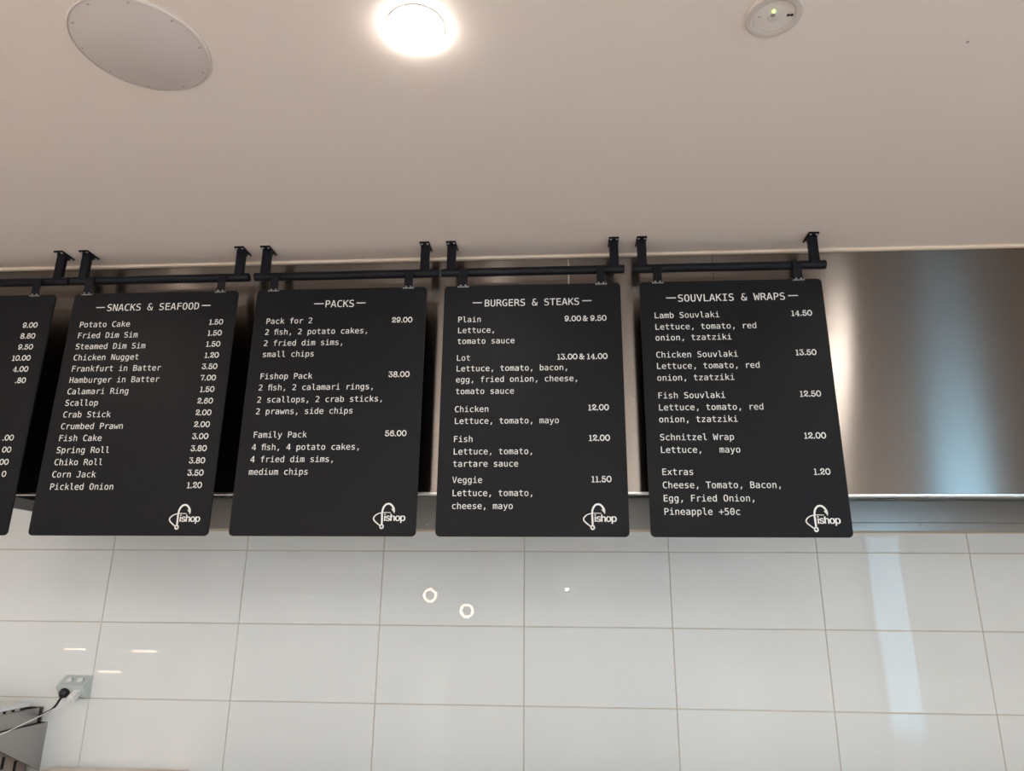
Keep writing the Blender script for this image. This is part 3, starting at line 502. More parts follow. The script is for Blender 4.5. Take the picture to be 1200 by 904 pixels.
         [46, 48, 47, 46, 49, 48, 51, 53, 52, 51, 16, 53, 45, 49, 46, 45, 50, 49, 45, 4, 50, 4, 51, 50, 45, 5, 4, 3, 51, 4, 44, 5, 45, 3, 2, 51, 2, 1, 51, 1, 16, 51, 44, 6, 5, 44, 7, 6, 43, 7, 44, 0, 16, 1, 43, 8, 7, 42, 8, 43, 42, 9, 8, 15, 16, 0, 14, 16, 15, 42, 10, 9, 41, 10, 42, 13, 35, 14, 35, 16, 14, 41, 11, 10, 13, 36, 35, 34, 16, 35, 12, 36, 13, 41, 12, 11, 40, 12, 41, 40, 36, 12, 40, 37, 36, 34, 17, 16, 33, 17, 34, 32, 17, 33, 40, 38, 37, 39, 38, 40, 31, 17, 32, 31, 18, 17, 24, 26, 25, 30, 18, 31, 24, 27, 26, 24, 28, 27, 29, 18, 30, 24, 29, 28, 24, 18, 29, 24, 19, 18, 23, 19, 24, 23, 20, 19, 22, 20, 23, 21, 20, 22]),
    104: ([366, 242, 366, 0, 302, 0, 302, 242, 297, 287, 283, 319, 259, 337, 225, 344, 186, 336, 156, 312, 138, 273, 132, 220, 132, 0, 68, 0, 68, 542, 132, 542, 132, 331, 152, 361, 178, 382, 210, 395, 248, 399, 300, 390, 337, 360, 359, 311],
         [13, 15, 14, 13, 16, 15, 19, 21, 20, 18, 21, 19, 18, 22, 21, 17, 22, 18, 16, 22, 17, 16, 7, 22, 7, 6, 22, 6, 23, 22, 16, 8, 7, 5, 23, 6, 16, 9, 8, 13, 10, 16, 10, 9, 16, 4, 23, 5, 4, 0, 23, 3, 0, 4, 13, 11, 10, 2, 0, 3, 2, 1, 0, 13, 12, 11]),
    105: ([189, 542, 253, 542, 253, 461, 189, 461, 89, 390, 253, 390, 253, 50, 380, 50, 380, 0, 62, 0, 62, 50, 189, 50, 189, 340, 89, 340],
         [13, 5, 4, 13, 12, 5, 12, 6, 5, 11, 6, 12, 9, 11, 10, 9, 6, 11, 9, 7, 6, 9, 8, 7, 3, 1, 0, 3, 2, 1]),
    107: ([82, 542, 148, 542, 148, 228, 317, 390, 394, 390, 241, 243, 419, 0, 340, 0, 196, 201, 148, 156, 148, 0, 82, 0],
         [11, 1, 0, 11, 2, 1, 2, 4, 3, 2, 5, 4, 2, 8, 5, 8, 6, 5, 11, 9, 2, 9, 8, 2, 7, 6, 8, 11, 10, 9]),
    108: ([222, 141, 226, 103, 238, 76, 258, 60, 285, 54, 360, 54, 360, 0, 279, 0, 228, 9, 190, 37, 166, 81, 158, 141, 158, 495, 56, 495, 56, 546, 222, 546],
         [13, 15, 14, 13, 12, 15, 12, 0, 15, 11, 0, 12, 10, 0, 11, 10, 1, 0, 10, 2, 1, 9, 2, 10, 9, 3, 2, 9, 4, 3, 9, 5, 4, 9, 6, 5, 8, 6, 9, 7, 6, 8]),
    109: ([235, 350, 249, 372, 265, 387, 286, 396, 310, 399, 350, 390, 376, 363, 390, 311, 395, 226, 395, 0, 337, 0, 337, 223, 334, 290, 327, 326, 314, 341, 294, 346, 270, 340, 256, 324, 248, 288, 245, 223, 245, 0, 187, 0, 187, 223, 184, 291, 177, 326, 163, 341, 141, 346, 120, 340, 106, 324, 99, 288, 96, 223, 96, 0, 38, 0, 38, 390, 96, 390, 96, 357, 109, 375, 125, 388, 143, 397, 164, 399, 188, 396, 208, 387, 224, 372],
         [38, 40, 39, 3, 5, 4, 37, 40, 38, 2, 5, 3, 37, 41, 40, 2, 6, 5, 32, 34, 33, 32, 35, 34, 36, 41, 37, 1, 6, 2, 36, 42, 41, 35, 42, 36, 0, 6, 1, 35, 0, 42, 0, 15, 6, 15, 14, 6, 14, 7, 6, 32, 28, 35, 28, 27, 35, 27, 26, 35, 26, 0, 35, 26, 15, 0, 25, 15, 26, 25, 16, 15, 24, 16, 25, 13, 7, 14, 24, 17, 16, 23, 17, 24, 12, 7, 13, 32, 29, 28, 23, 18, 17, 12, 8, 7, 22, 18, 23, 11, 8, 12, 32, 30, 29, 22, 19, 18, 11, 9, 8, 32, 31, 30, 21, 19, 22, 21, 20, 19, 10, 9, 11]),
    110: ([366, 242, 366, 0, 302, 0, 302, 242, 297, 287, 283, 319, 259, 337, 225, 344, 186, 336, 156, 312, 138, 273, 132, 220, 132, 0, 68, 0, 68, 390, 132, 390, 132, 331, 152, 361, 178, 382, 210, 395, 248, 399, 300, 390, 337, 360, 359, 311],
         [19, 21, 20, 18, 21, 19, 13, 15, 14, 13, 16, 15, 18, 22, 21, 17, 22, 18, 16, 22, 17, 16, 7, 22, 7, 6, 22, 6, 23, 22, 16, 8, 7, 5, 23, 6, 16, 9, 8, 13, 10, 16, 10, 9, 16, 4, 23, 5, 4, 0, 23, 3, 0, 4, 13, 11, 10, 2, 0, 3, 2, 1, 0, 13, 12, 11]),
    111: ([214, 345, 172, 336, 141, 307, 122, 260, 116, 195, 122, 129, 141, 82, 172, 54, 214, 44, 258, 54, 289, 82, 307, 129, 314, 195, 307, 260, 289, 307, 258, 336, 214, 399, 286, 386, 339, 347, 371, 282, 382, 195, 371, 107, 339, 42, 286, 3, 214, -10, 143, 3, 91, 42, 58, 107, 48, 195, 58, 282, 91, 347, 143, 386],
         [31, 17, 16, 30, 17, 31, 30, 18, 17, 29, 1, 30, 1, 0, 30, 0, 18, 30, 0, 15, 18, 15, 19, 18, 29, 2, 1, 14, 19, 15, 29, 3, 2, 13, 19, 14, 28, 3, 29, 13, 20, 19, 28, 4, 3, 12, 20, 13, 27, 4, 28, 27, 5, 4, 11, 20, 12, 11, 21, 20, 27, 6, 5, 10, 21, 11, 26, 6, 27, 10, 22, 21, 26, 7, 6, 9, 22, 10, 26, 8, 7, 8, 22, 9, 26, 22, 8, 25, 22, 26, 25, 23, 22, 25, 24, 23]),
    112: ([131, 49, 131, -148, 66, -148, 66, 390, 131, 390, 131, 340, 149, 366, 173, 384, 202, 396, 235, 399, 298, 386, 346, 345, 376, 280, 386, 193, 376, 108, 345, 44, 298, 3, 235, -10, 201, -6, 173, 5, 149, 24, 319, 195, 313, 260, 295, 307, 266, 336, 225, 345, 184, 336, 155, 307, 137, 260, 131, 195, 137, 130, 155, 83, 184, 54, 225, 44, 266, 54, 295, 82, 313, 129],
         [8, 10, 9, 7, 10, 8, 2, 4, 3, 2, 5, 4, 7, 11, 10, 6, 11, 7, 5, 25, 6, 25, 11, 6, 5, 26, 25, 24, 11, 25, 24, 12, 11, 2, 28, 5, 28, 27, 5, 27, 26, 5, 23, 12, 24, 22, 12, 23, 22, 13, 12, 21, 13, 22, 2, 29, 28, 2, 30, 29, 36, 13, 21, 36, 14, 13, 2, 0, 30, 0, 31, 30, 35, 14, 36, 35, 15, 14, 0, 32, 31, 34, 15, 35, 0, 33, 32, 33, 15, 34, 2, 1, 0, 20, 33, 0, 20, 15, 33, 20, 16, 15, 19, 16, 20, 18, 16, 19, 18, 17, 16]),
    114: ([402, 310, 381, 323, 360, 333, 338, 338, 314, 340, 261, 331, 222, 303, 198, 257, 190, 194, 190, 0, 126, 0, 126, 390, 190, 390, 190, 314, 211, 350, 240, 377, 276, 394, 319, 399, 341, 398, 363, 393, 383, 386, 402, 375],
         [16, 18, 17, 16, 19, 18, 15, 19, 16, 15, 20, 19, 10, 12, 11, 10, 13, 12, 15, 21, 20, 14, 21, 15, 14, 3, 21, 3, 2, 21, 2, 1, 21, 1, 0, 21, 13, 5, 14, 5, 4, 14, 4, 3, 14, 13, 6, 5, 10, 7, 13, 7, 6, 13, 10, 8, 7, 10, 9, 8]),
    115: ([339, 376, 339, 314, 311, 328, 283, 338, 255, 344, 227, 346, 189, 342, 162, 332, 146, 314, 140, 289, 144, 266, 156, 250, 184, 237, 236, 225, 262, 220, 304, 206, 334, 183, 352, 152, 359, 113, 348, 61, 318, 22, 268, -2, 203, -10, 174, -9, 143, -4, 110, 4, 74, 14, 74, 80, 109, 64, 143, 53, 175, 46, 205, 44, 242, 48, 271, 61, 288, 81, 294, 109, 273, 147, 209, 171, 206, 171, 182, 176, 134, 191, 101, 213, 82, 243, 76, 282, 85, 332, 114, 369, 160, 392, 222, 399, 253, 398, 282, 394, 311, 386],
         [46, 48, 47, 46, 49, 48, 46, 50, 49, 45, 50, 46, 45, 0, 50, 45, 4, 0, 4, 3, 0, 3, 2, 0, 2, 1, 0, 44, 6, 45, 6, 5, 45, 5, 4, 45, 44, 7, 6, 43, 7, 44, 43, 8, 7, 43, 9, 8, 43, 10, 9, 42, 10, 43, 42, 11, 10, 42, 12, 11, 41, 12, 42, 41, 13, 12, 41, 14, 13, 41, 15, 14, 40, 15, 41, 40, 16, 15, 39, 16, 40, 39, 17, 16, 38, 17, 39, 37, 17, 38, 36, 17, 37, 36, 18, 17, 35, 18, 36, 35, 19, 18, 34, 19, 35, 33, 19, 34, 26, 28, 27, 26, 29, 28, 33, 20, 19, 32, 20, 33, 26, 30, 29, 31, 20, 32, 26, 31, 30, 26, 20, 31, 26, 21, 20, 25, 21, 26, 24, 21, 25, 24, 22, 21, 23, 22, 24]),
    116: ([214, 501, 214, 390, 359, 390, 359, 340, 214, 340, 214, 128, 218, 92, 230, 68, 253, 55, 287, 51, 359, 51, 359, 0, 281, 0, 220, 7, 179, 29, 157, 68, 150, 128, 150, 340, 46, 340, 46, 390, 150, 390, 150, 501],
         [20, 0, 21, 20, 1, 0, 18, 20, 19, 18, 1, 20, 18, 2, 1, 18, 3, 2, 17, 3, 18, 16, 4, 17, 4, 3, 17, 16, 5, 4, 15, 5, 16, 15, 6, 5, 15, 7, 6, 14, 7, 15, 14, 8, 7, 14, 9, 8, 14, 10, 9, 14, 11, 10, 13, 11, 14, 12, 11, 13]),
    117: ([68, 148, 68, 389, 132, 389, 132, 148, 137, 102, 151, 70, 174, 52, 208, 46, 248, 54, 278, 77, 296, 116, 302, 169, 302, 389, 366, 389, 366, 0, 302, 0, 302, 58, 281, 29, 255, 7, 223, -6, 186, -10, 134, 0, 97, 29, 75, 78],
         [0, 2, 1, 0, 3, 2, 11, 13, 12, 11, 14, 13, 10, 14, 11, 23, 3, 0, 23, 4, 3, 9, 16, 10, 16, 14, 10, 23, 5, 4, 22, 5, 23, 8, 16, 9, 22, 6, 5, 8, 17, 16, 15, 14, 16, 7, 17, 8, 22, 7, 6, 22, 17, 7, 21, 17, 22, 21, 18, 17, 21, 19, 18, 20, 19, 21]),
    118: ([35, 390, 101, 390, 214, 63, 328, 390, 394, 390, 256, 0, 173, 0],
         [6, 1, 0, 6, 2, 1, 2, 4, 3, 2, 5, 4, 6, 5, 2]),
    119: ([0, 390, 63, 390, 131, 75, 187, 276, 242, 276, 298, 75, 366, 390, 429, 390, 338, 0, 277, 0, 214, 214, 153, 0, 91, 0],
         [12, 1, 0, 12, 2, 1, 5, 7, 6, 5, 8, 7, 2, 4, 3, 2, 10, 4, 10, 5, 4, 2, 11, 10, 9, 5, 10, 12, 11, 2, 9, 8, 5]),
    120: ([389, 390, 250, 203, 403, 0, 329, 0, 214, 156, 101, 0, 26, 0, 180, 203, 40, 390, 111, 390, 214, 249, 317, 390],
         [7, 9, 8, 7, 10, 9, 10, 0, 11, 10, 1, 0, 7, 1, 10, 6, 1, 7, 6, 4, 1, 4, 2, 1, 6, 5, 4, 3, 2, 4]),
    121: ([299, 125, 281, 78, 258, 18, 229, -56, 212, -94, 194, -118, 172, -135, 146, -145, 116, -148, 64, -148, 64, -95, 102, -95, 127, -91, 146, -78, 164, -49, 187, 6, 36, 390, 104, 390, 220, 85, 334, 390, 401, 390],
         [15, 17, 16, 15, 18, 17, 18, 20, 19, 18, 0, 20, 18, 1, 0, 15, 1, 18, 15, 2, 1, 15, 3, 2, 14, 3, 15, 13, 3, 14, 13, 4, 3, 12, 4, 13, 11, 4, 12, 11, 5, 4, 9, 11, 10, 9, 5, 11, 9, 6, 5, 9, 7, 6, 9, 8, 7]),
    122: ([79, 391, 362, 391, 362, 332, 138, 52, 362, 52, 362, 0, 71, 0, 71, 59, 295, 339, 79, 339],
         [9, 1, 0, 9, 8, 1, 8, 2, 1, 7, 2, 8, 7, 3, 2, 6, 3, 7, 6, 4, 3, 6, 5, 4]),
    64257: ([312, 541, 376, 541, 376, 460, 312, 460, 270, 542, 270, 489, 208, 489, 178, 485, 160, 474, 150, 455, 146, 424, 146, 389, 376, 389, 376, 0, 312, 0, 312, 340, 146, 340, 146, 0, 82, 0, 82, 340, 12, 340, 12, 390, 82, 390, 82, 417, 90, 473, 112, 511, 149, 534, 203, 542],
         [26, 4, 27, 26, 5, 4, 3, 1, 0, 3, 2, 1, 25, 5, 26, 24, 7, 25, 7, 6, 25, 6, 5, 25, 24, 8, 7, 24, 9, 8, 23, 9, 24, 23, 10, 9, 23, 11, 10, 22, 11, 23, 20, 22, 21, 20, 11, 22, 20, 12, 11, 20, 19, 12, 19, 16, 12, 16, 15, 12, 15, 13, 12, 18, 16, 19, 18, 17, 16, 14, 13, 15]),
}
LOGO_GLYPHS = {
    105: ([84, 443, 73, 444, 63, 448, 54, 455, 47, 463, 43, 472, 41, 483, 43, 494, 47, 504, 54, 512, 63, 518, 73, 522, 84, 524, 95, 522, 105, 518, 114, 512, 121, 504, 125, 494, 126, 483, 125, 472, 121, 463, 114, 455, 105, 448, 95, 444, 53, 0, 53, 379, 114, 379, 114, 0],
         [24, 26, 25, 24, 27, 26, 11, 13, 12, 10, 13, 11, 10, 14, 13, 9, 14, 10, 9, 15, 14, 8, 15, 9, 8, 16, 15, 7, 16, 8, 7, 17, 16, 6, 17, 7, 6, 18, 17, 5, 18, 6, 5, 19, 18, 4, 19, 5, 4, 20, 19, 3, 20, 4, 3, 21, 20, 2, 21, 3, 2, 22, 21, 1, 22, 2, 1, 23, 22, 0, 23, 1]),
    115: ([182, -8, 157, -7, 133, -3, 112, 3, 93, 12, 76, 24, 62, 38, 50, 54, 41, 73, 36, 94, 94, 107, 101, 87, 111, 72, 124, 60, 141, 52, 160, 47, 181, 45, 206, 47, 227, 53, 244, 62, 258, 74, 265, 88, 268, 103, 266, 115, 262, 126, 254, 136, 243, 144, 229, 150, 212, 155, 149, 170, 118, 180, 92, 192, 72, 208, 58, 227, 50, 249, 47, 274, 49, 295, 55, 314, 65, 332, 79, 347, 95, 360, 115, 370, 137, 378, 161, 383, 187, 384, 212, 383, 234, 379, 254, 372, 271, 363, 286, 352, 299, 339, 309, 324, 318, 308, 324, 290, 268, 277, 262, 291, 254, 304, 243, 316, 228, 325, 210, 331, 187, 333, 166, 331, 147, 326, 131, 317, 119, 305, 111, 292, 109, 277, 110, 264, 115, 253, 124, 243, 136, 235, 152, 229, 172, 223, 229, 209, 261, 200, 287, 187, 306, 171, 320, 153, 328, 131, 331, 107, 329, 85, 323, 65, 312, 47, 298, 31, 281, 18, 260, 6, 236, -2, 210, -7],
         [43, 45, 44, 43, 46, 45, 42, 46, 43, 42, 47, 46, 41, 47, 42, 41, 48, 47, 40, 48, 41, 40, 49, 48, 39, 49, 40, 39, 50, 49, 38, 50, 39, 38, 60, 50, 60, 51, 50, 38, 61, 60, 59, 51, 60, 37, 61, 38, 37, 62, 61, 58, 51, 59, 37, 63, 62, 57, 51, 58, 57, 52, 51, 37, 64, 63, 56, 52, 57, 36, 64, 37, 56, 53, 52, 36, 65, 64, 55, 53, 56, 35, 65, 36, 35, 66, 65, 54, 53, 55, 35, 67, 66, 34, 67, 35, 34, 68, 67, 34, 69, 68, 33, 69, 34, 33, 70, 69, 33, 71, 70, 33, 72, 71, 32, 72, 33, 32, 73, 72, 32, 74, 73, 31, 74, 32, 31, 75, 74, 30, 75, 31, 30, 76, 75, 29, 76, 30, 29, 77, 76, 28, 77, 29, 27, 77, 28, 27, 78, 77, 26, 78, 27, 25, 78, 26, 24, 78, 25, 24, 79, 78, 23, 79, 24, 22, 79, 23, 9, 11, 10, 22, 80, 79, 21, 80, 22, 8, 11, 9, 20, 80, 21, 8, 12, 11, 20, 81, 80, 19, 81, 20, 7, 12, 8, 7, 13, 12, 19, 82, 81, 18, 82, 19, 7, 14, 13, 6, 14, 7, 17, 82, 18, 6, 15, 14, 16, 82, 17, 16, 83, 82, 6, 16, 15, 6, 83, 16, 5, 83, 6, 5, 84, 83, 4, 84, 5, 4, 85, 84, 3, 85, 4, 3, 86, 85, 2, 86, 3, 2, 87, 86, 1, 87, 2, 1, 0, 87]),
    104: ([114, 227, 114, 0, 53, 0, 53, 509, 114, 509, 114, 287, 102, 287, 116, 319, 132, 344, 152, 362, 175, 374, 200, 382, 227, 384, 252, 383, 275, 377, 295, 369, 313, 356, 328, 340, 341, 321, 350, 298, 355, 271, 357, 240, 357, 0, 296, 0, 296, 235, 293, 263, 286, 286, 273, 304, 256, 318, 235, 326, 210, 329, 192, 328, 176, 324, 161, 317, 147, 308, 136, 297, 126, 283, 119, 266, 115, 248],
         [2, 4, 3, 2, 6, 4, 6, 5, 4, 11, 13, 12, 11, 14, 13, 10, 14, 11, 10, 15, 14, 9, 15, 10, 9, 16, 15, 8, 16, 9, 8, 17, 16, 7, 31, 8, 31, 17, 8, 31, 30, 17, 30, 18, 17, 29, 18, 30, 7, 32, 31, 28, 18, 29, 7, 33, 32, 28, 19, 18, 6, 33, 7, 27, 19, 28, 6, 34, 33, 6, 35, 34, 26, 19, 27, 26, 20, 19, 6, 36, 35, 2, 37, 6, 37, 36, 6, 25, 20, 26, 25, 21, 20, 2, 38, 37, 24, 21, 25, 2, 0, 38, 24, 22, 21, 23, 22, 24, 2, 1, 0]),
    111: ([207, -8, 174, -5, 144, 3, 117, 16, 93, 35, 72, 58, 56, 85, 44, 116, 37, 150, 34, 187, 37, 225, 44, 260, 56, 291, 72, 318, 93, 341, 117, 360, 144, 374, 174, 382, 207, 384, 241, 382, 271, 374, 299, 360, 323, 341, 343, 318, 359, 291, 371, 260, 379, 225, 381, 187, 379, 150, 371, 116, 359, 85, 343, 58, 323, 35, 299, 16, 271, 3, 241, -5, 207, 46, 231, 49, 252, 55, 270, 66, 285, 80, 298, 97, 307, 117, 314, 139, 318, 163, 319, 187, 318, 212, 314, 236, 307, 258, 298, 278, 285, 296, 270, 310, 252, 321, 231, 328, 207, 330, 184, 328, 163, 321, 145, 310, 130, 296, 118, 278, 108, 258, 102, 236, 98, 212, 96, 187, 98, 163, 102, 139, 108, 117, 118, 97, 130, 80, 145, 66, 163, 55, 184, 49],
         [17, 19, 18, 16, 19, 17, 16, 20, 19, 15, 20, 16, 15, 21, 20, 14, 21, 15, 14, 22, 21, 13, 22, 14, 13, 54, 22, 54, 23, 22, 13, 55, 54, 53, 23, 54, 13, 56, 55, 52, 23, 53, 13, 57, 56, 51, 23, 52, 12, 57, 13, 51, 24, 23, 12, 58, 57, 50, 24, 51, 12, 59, 58, 49, 24, 50, 11, 59, 12, 49, 25, 24, 11, 60, 59, 48, 25, 49, 10, 60, 11, 48, 26, 25, 10, 61, 60, 47, 26, 48, 10, 62, 61, 46, 26, 47, 46, 27, 26, 9, 62, 10, 9, 63, 62, 45, 27, 46, 8, 63, 9, 8, 64, 63, 44, 27, 45, 44, 28, 27, 8, 65, 64, 43, 28, 44, 43, 29, 28, 7, 65, 8, 7, 66, 65, 42, 29, 43, 7, 67, 66, 41, 29, 42, 6, 67, 7, 41, 30, 29, 6, 68, 67, 40, 30, 41, 5, 68, 6, 40, 31, 30, 5, 69, 68, 39, 31, 40, 5, 70, 69, 38, 31, 39, 4, 70, 5, 38, 32, 31, 4, 71, 70, 37, 32, 38, 4, 36, 71, 36, 32, 37, 4, 32, 36, 3, 32, 4, 3, 33, 32, 2, 33, 3, 2, 34, 33, 1, 34, 2, 1, 35, 34, 0, 35, 1]),
    112: ([53, -143, 53, 379, 112, 379, 112, 319, 118, 319, 123, 327, 130, 336, 137, 346, 147, 355, 158, 364, 171, 373, 188, 379, 207, 383, 229, 384, 259, 382, 287, 374, 313, 361, 335, 342, 354, 320, 370, 293, 381, 261, 388, 227, 390, 189, 388, 151, 381, 116, 370, 84, 355, 57, 336, 34, 313, 16, 288, 3, 260, -6, 229, -8, 208, -7, 189, -3, 173, 4, 159, 12, 147, 21, 138, 31, 130, 41, 124, 50, 118, 59, 114, 59, 114, -143, 220, 47, 242, 49, 262, 55, 279, 66, 294, 80, 306, 97, 316, 117, 323, 139, 327, 163, 328, 189, 327, 215, 323, 239, 316, 261, 307, 281, 295, 298, 280, 311, 262, 322, 243, 328, 220, 330, 198, 328, 178, 322, 161, 312, 147, 299, 134, 282, 125, 263, 118, 241, 114, 216, 113, 189, 114, 162, 118, 138, 125, 115, 135, 95, 147, 78, 162, 65, 179, 55, 198, 49],
         [12, 14, 13, 11, 14, 12, 11, 15, 14, 0, 2, 1, 0, 3, 2, 10, 15, 11, 10, 16, 15, 9, 16, 10, 8, 16, 9, 8, 17, 16, 7, 17, 8, 6, 17, 7, 6, 61, 17, 61, 18, 17, 5, 61, 6, 5, 62, 61, 60, 18, 61, 5, 63, 62, 59, 18, 60, 4, 63, 5, 4, 64, 63, 58, 18, 59, 58, 19, 18, 0, 4, 3, 0, 68, 4, 68, 67, 4, 67, 66, 4, 66, 65, 4, 65, 64, 4, 57, 19, 58, 56, 19, 57, 56, 20, 19, 55, 20, 56, 55, 21, 20, 54, 21, 55, 0, 69, 68, 53, 21, 54, 53, 22, 21, 0, 70, 69, 52, 22, 53, 0, 71, 70, 51, 22, 52, 51, 23, 22, 50, 23, 51, 0, 72, 71, 50, 24, 23, 49, 24, 50, 0, 73, 72, 48, 24, 49, 48, 25, 24, 0, 41, 73, 41, 74, 73, 47, 25, 48, 41, 75, 74, 47, 26, 25, 46, 26, 47, 41, 76, 75, 45, 26, 46, 41, 40, 76, 40, 77, 76, 0, 42, 41, 39, 77, 40, 45, 27, 26, 44, 27, 45, 39, 78, 77, 38, 78, 39, 43, 27, 44, 38, 43, 78, 38, 27, 43, 37, 27, 38, 37, 28, 27, 36, 28, 37, 35, 28, 36, 35, 29, 28, 34, 29, 35, 33, 29, 34, 33, 30, 29, 32, 30, 33, 32, 31, 30]),
}


def decode(g):
    a, b = g
    return ([(a[i] / 1000, a[i + 1] / 1000) for i in range(0, len(a), 2)],
            [tuple(b[i:i + 3]) for i in range(0, len(b), 3)])

FONT = {chr(c): decode(g) for c, g in GLYPHS.items()}
SANS = {chr(c): decode(g) for c, g in LOGO_GLYPHS.items()}
CELL = 0.4295            # advance of one monospaced cell in the glyph units

def put(mb, vs, fs, x, z, y):
    mb.add([(x + a, y, z + b) for a, b in vs], fs)

def mono(mb, s, x, z, y, adv, xs=1.0):
    k = adv / CELL
    for i, c in enumerate(s):
        if c == ' ':
            continue
        vs, fs = FONT['\ufb01' if c == '~' else c]
        put(mb, [(a * k * xs, b * k) for a, b in vs], fs, x + i * adv - .05 * k, z, y)

def ribbon(mb, pts, wd, y, x=0, z=0, s=1, sx=None):
    """flat stroke of width wd (or a width per point) with round ends"""
    sx = s if sx is None else sx
    P = [(x + a * sx, z + b * s) for a, b in pts]
    W = [q * s / 2 for q in (wd if isinstance(wd, (list, tuple)) else [wd] * len(P))]
    L, R = [], []
    for i, p in enumerate(P):
        a, b = P[max(i - 1, 0)], P[min(i + 1, len(P) - 1)]
        d = math.hypot(b[0] - a[0], b[1] - a[1]) or 1
        nx, nz = -(b[1] - a[1]) / d, (b[0] - a[0]) / d
        L.append((p[0] + nx * W[i], y, p[1] + nz * W[i]))
        R.append((p[0] - nx * W[i], y, p[1] - nz * W[i]))
    n = len(P)
    mb.add(L + R, [(i, i + 1, n + i + 1, n + i) for i in range(n - 1)])

def arc(cx, cz, rx, rz, a0, a1, n=14):
    return [(cx + rx * math.cos(math.radians(a0 + (a1 - a0) * i / n)), cz + rz * math.sin(math.radians(a0 + (a1 - a0) * i / n))) for i in range(n + 1)]

def dot(mb, cx, cz, r, y, x, z, s):
    mb.add([(x + (cx + r * math.cos(k * math.pi / 6)) * s, y, z + (cz + r * math.sin(k * math.pi / 6)) * s) for k in range(12)], [tuple(range(12))])

# typewriter numerals: strokes and ball ends in cap-height units, then advance
T = .145
NUM = {
    '0': ([(arc(.40, .5, .30, .42, 0, 360, 24), T)], [], .80),
    '1': ([([(.31, .08), (.31, .92)], T), ([(.31, .92), (.24, .86), (.10, .84)], .11), ([(.08, .06), (.54, .06)], .12)], [], .60),
    '2': ([(arc(.38, .69, .25, .23, 165, -20) + [(.50, .50), (.30, .36), (.16, .22), (.13, .06)], T),
           ([(.13, .12), (.24, .24), (.36, .20), (.48, .08), (.60, .09), (.67, .26)], .13)], [(.18, .72, .12)], .76),
    '3': ([([(.12, .76), (.14, .92), (.64, .92), (.34, .60)], [.12, .12, .13, .13]), (arc(.36, .32, .28, .25, 100, -150), T)], [(.14, .24, .12)], .76),
    '4': ([([(.72, .28), (.08, .28), (.50, .92)], .12), ([(.50, .92), (.50, .06)], T), ([(.32, .06), (.70, .06)], .11)], [], .80),
    '5': ([([(.62, .90), (.18, .90), (.15, .54)], [.14, .13, .12]), (arc(.36, .33, .29, .26, 140, -150), T)], [(.14, .22, .12)], .76),
    '6': ([(arc(.39, .32, .27, .25, 0, 360, 20), T), ([(.13, .34), (.16, .64), (.30, .86), (.46, .92), (.60, .84)], T)], [(.58, .78, .11)], .78),
    '7': ([([(.10, .72), (.10, .90), (.68, .90), (.46, .52), (.36, .06)], [.11, .14, .14, .13, .17])], [], .74),
    '8': ([(arc(.39, .72, .23, .20, 0, 360, 20), T), (arc(.39, .29, .28, .22, 0, 360, 20), T)], [], .78),
    '9': ([(arc(.39, .66, .27, .25, 0, 360, 20), T), ([(.65, .64), (.62, .34), (.48, .12), (.32, .07), (.18, .16)], T)], [(.20, .22, .11)], .78),
    '.': ([], [(.16, .10, .105)], .34),
    '&': ([(arc(.36, .74, .17, .17, 0, 360, 16), .12), ([(.28, .60), (.62, .08), (.80, .07)], .13),
           (arc(.32, .27, .22, .21, 70, 330), .12), ([(.52, .20), (.68, .44), (.80, .52)], .11)], [(.78, .50, .10)], .98),
    ' ': ([], [], .22),
}

def price(mb, s, xr, z, y, h=.0205):
    wd = sum(NUM[c][2] for c in s) * h - .06 * h
    x = xr - wd
    for c in s:
        st_, dots, adv = NUM[c]
        for pts, w_ in st_:
            ribbon(mb, pts, w_, y, x, z, h)
        for a, b, r in dots:
            dot(mb, a, b, r, y, x, z, h)
        x += adv * h

def logo(mb, ex, ez, y):
    """fish-hook f with a line loop and the word ishop; ex, ez is the hook eye"""
    K = .0929 / 5  # drawing unit
    q = lambda pts: [(a * K, b * K) for a, b in pts]
    sh = [(0, .32), (.0, .9), (-.02, 1.6), (-.05, 2.2), (.02, 2.8), (.22, 3.32), (.55, 3.68), (.95, 3.80), (1.35, 3.70), (1.68, 3.38), (1.90, 2.95), (2.0, 2.55), (2.0, 2.18)]
    ribbon(mb, q(sh), [.30 * K] * 9 + [.32 * K, .36 * K, .26 * K, .04 * K], y, ex, ez)
    mb.add([(ex + a * K, y, ez + b * K) for a, b in ((1.48, 2.92), (1.86, 3.0), (1.98, 2.3))], [(0, 1, 2)])
    ribbon(mb, q(arc(0, 0, .27, .30, 0, 360, 20)), .24 * K, y, ex, ez)
    lp_ = [(1.45, 2.30), (.3, 2.32), (-.35, 2.24), (-.95, 2.00), (-1.35, 1.62), (-1.45, 1.30), (-1.30, .98), (-.95, .66), (-.5, .30), (-.2, .1)]
    P = [tuple(v)[:2] for v in smooth_path([(a, b, 0) for a, b in lp_], 4)]
    n = len(P)
    ribbon(mb, q(P), [(.10 + .10 * min(1, i / n * 2.2)) * K for i in range(n)], y, ex, ez)
    k = .0230 / .38 * .70
    x = ex + .0042
    for c, a in (('i', .150), ('s', .352), ('h', .395), ('o', .402), ('p', .42)):
        vs, fs = SANS[c]
        for j in range(4):
            put(mb, [(p * k + j * .0005, r * k) for p, r in vs], fs, x, ez + .0172, y - j * .00004)
        x += a * k * .93

# ---------------------------------------------------------------- menu boards on their ceiling rails
BW, BH, BT = .594, .8385, .006
BTOP = ZR + .827

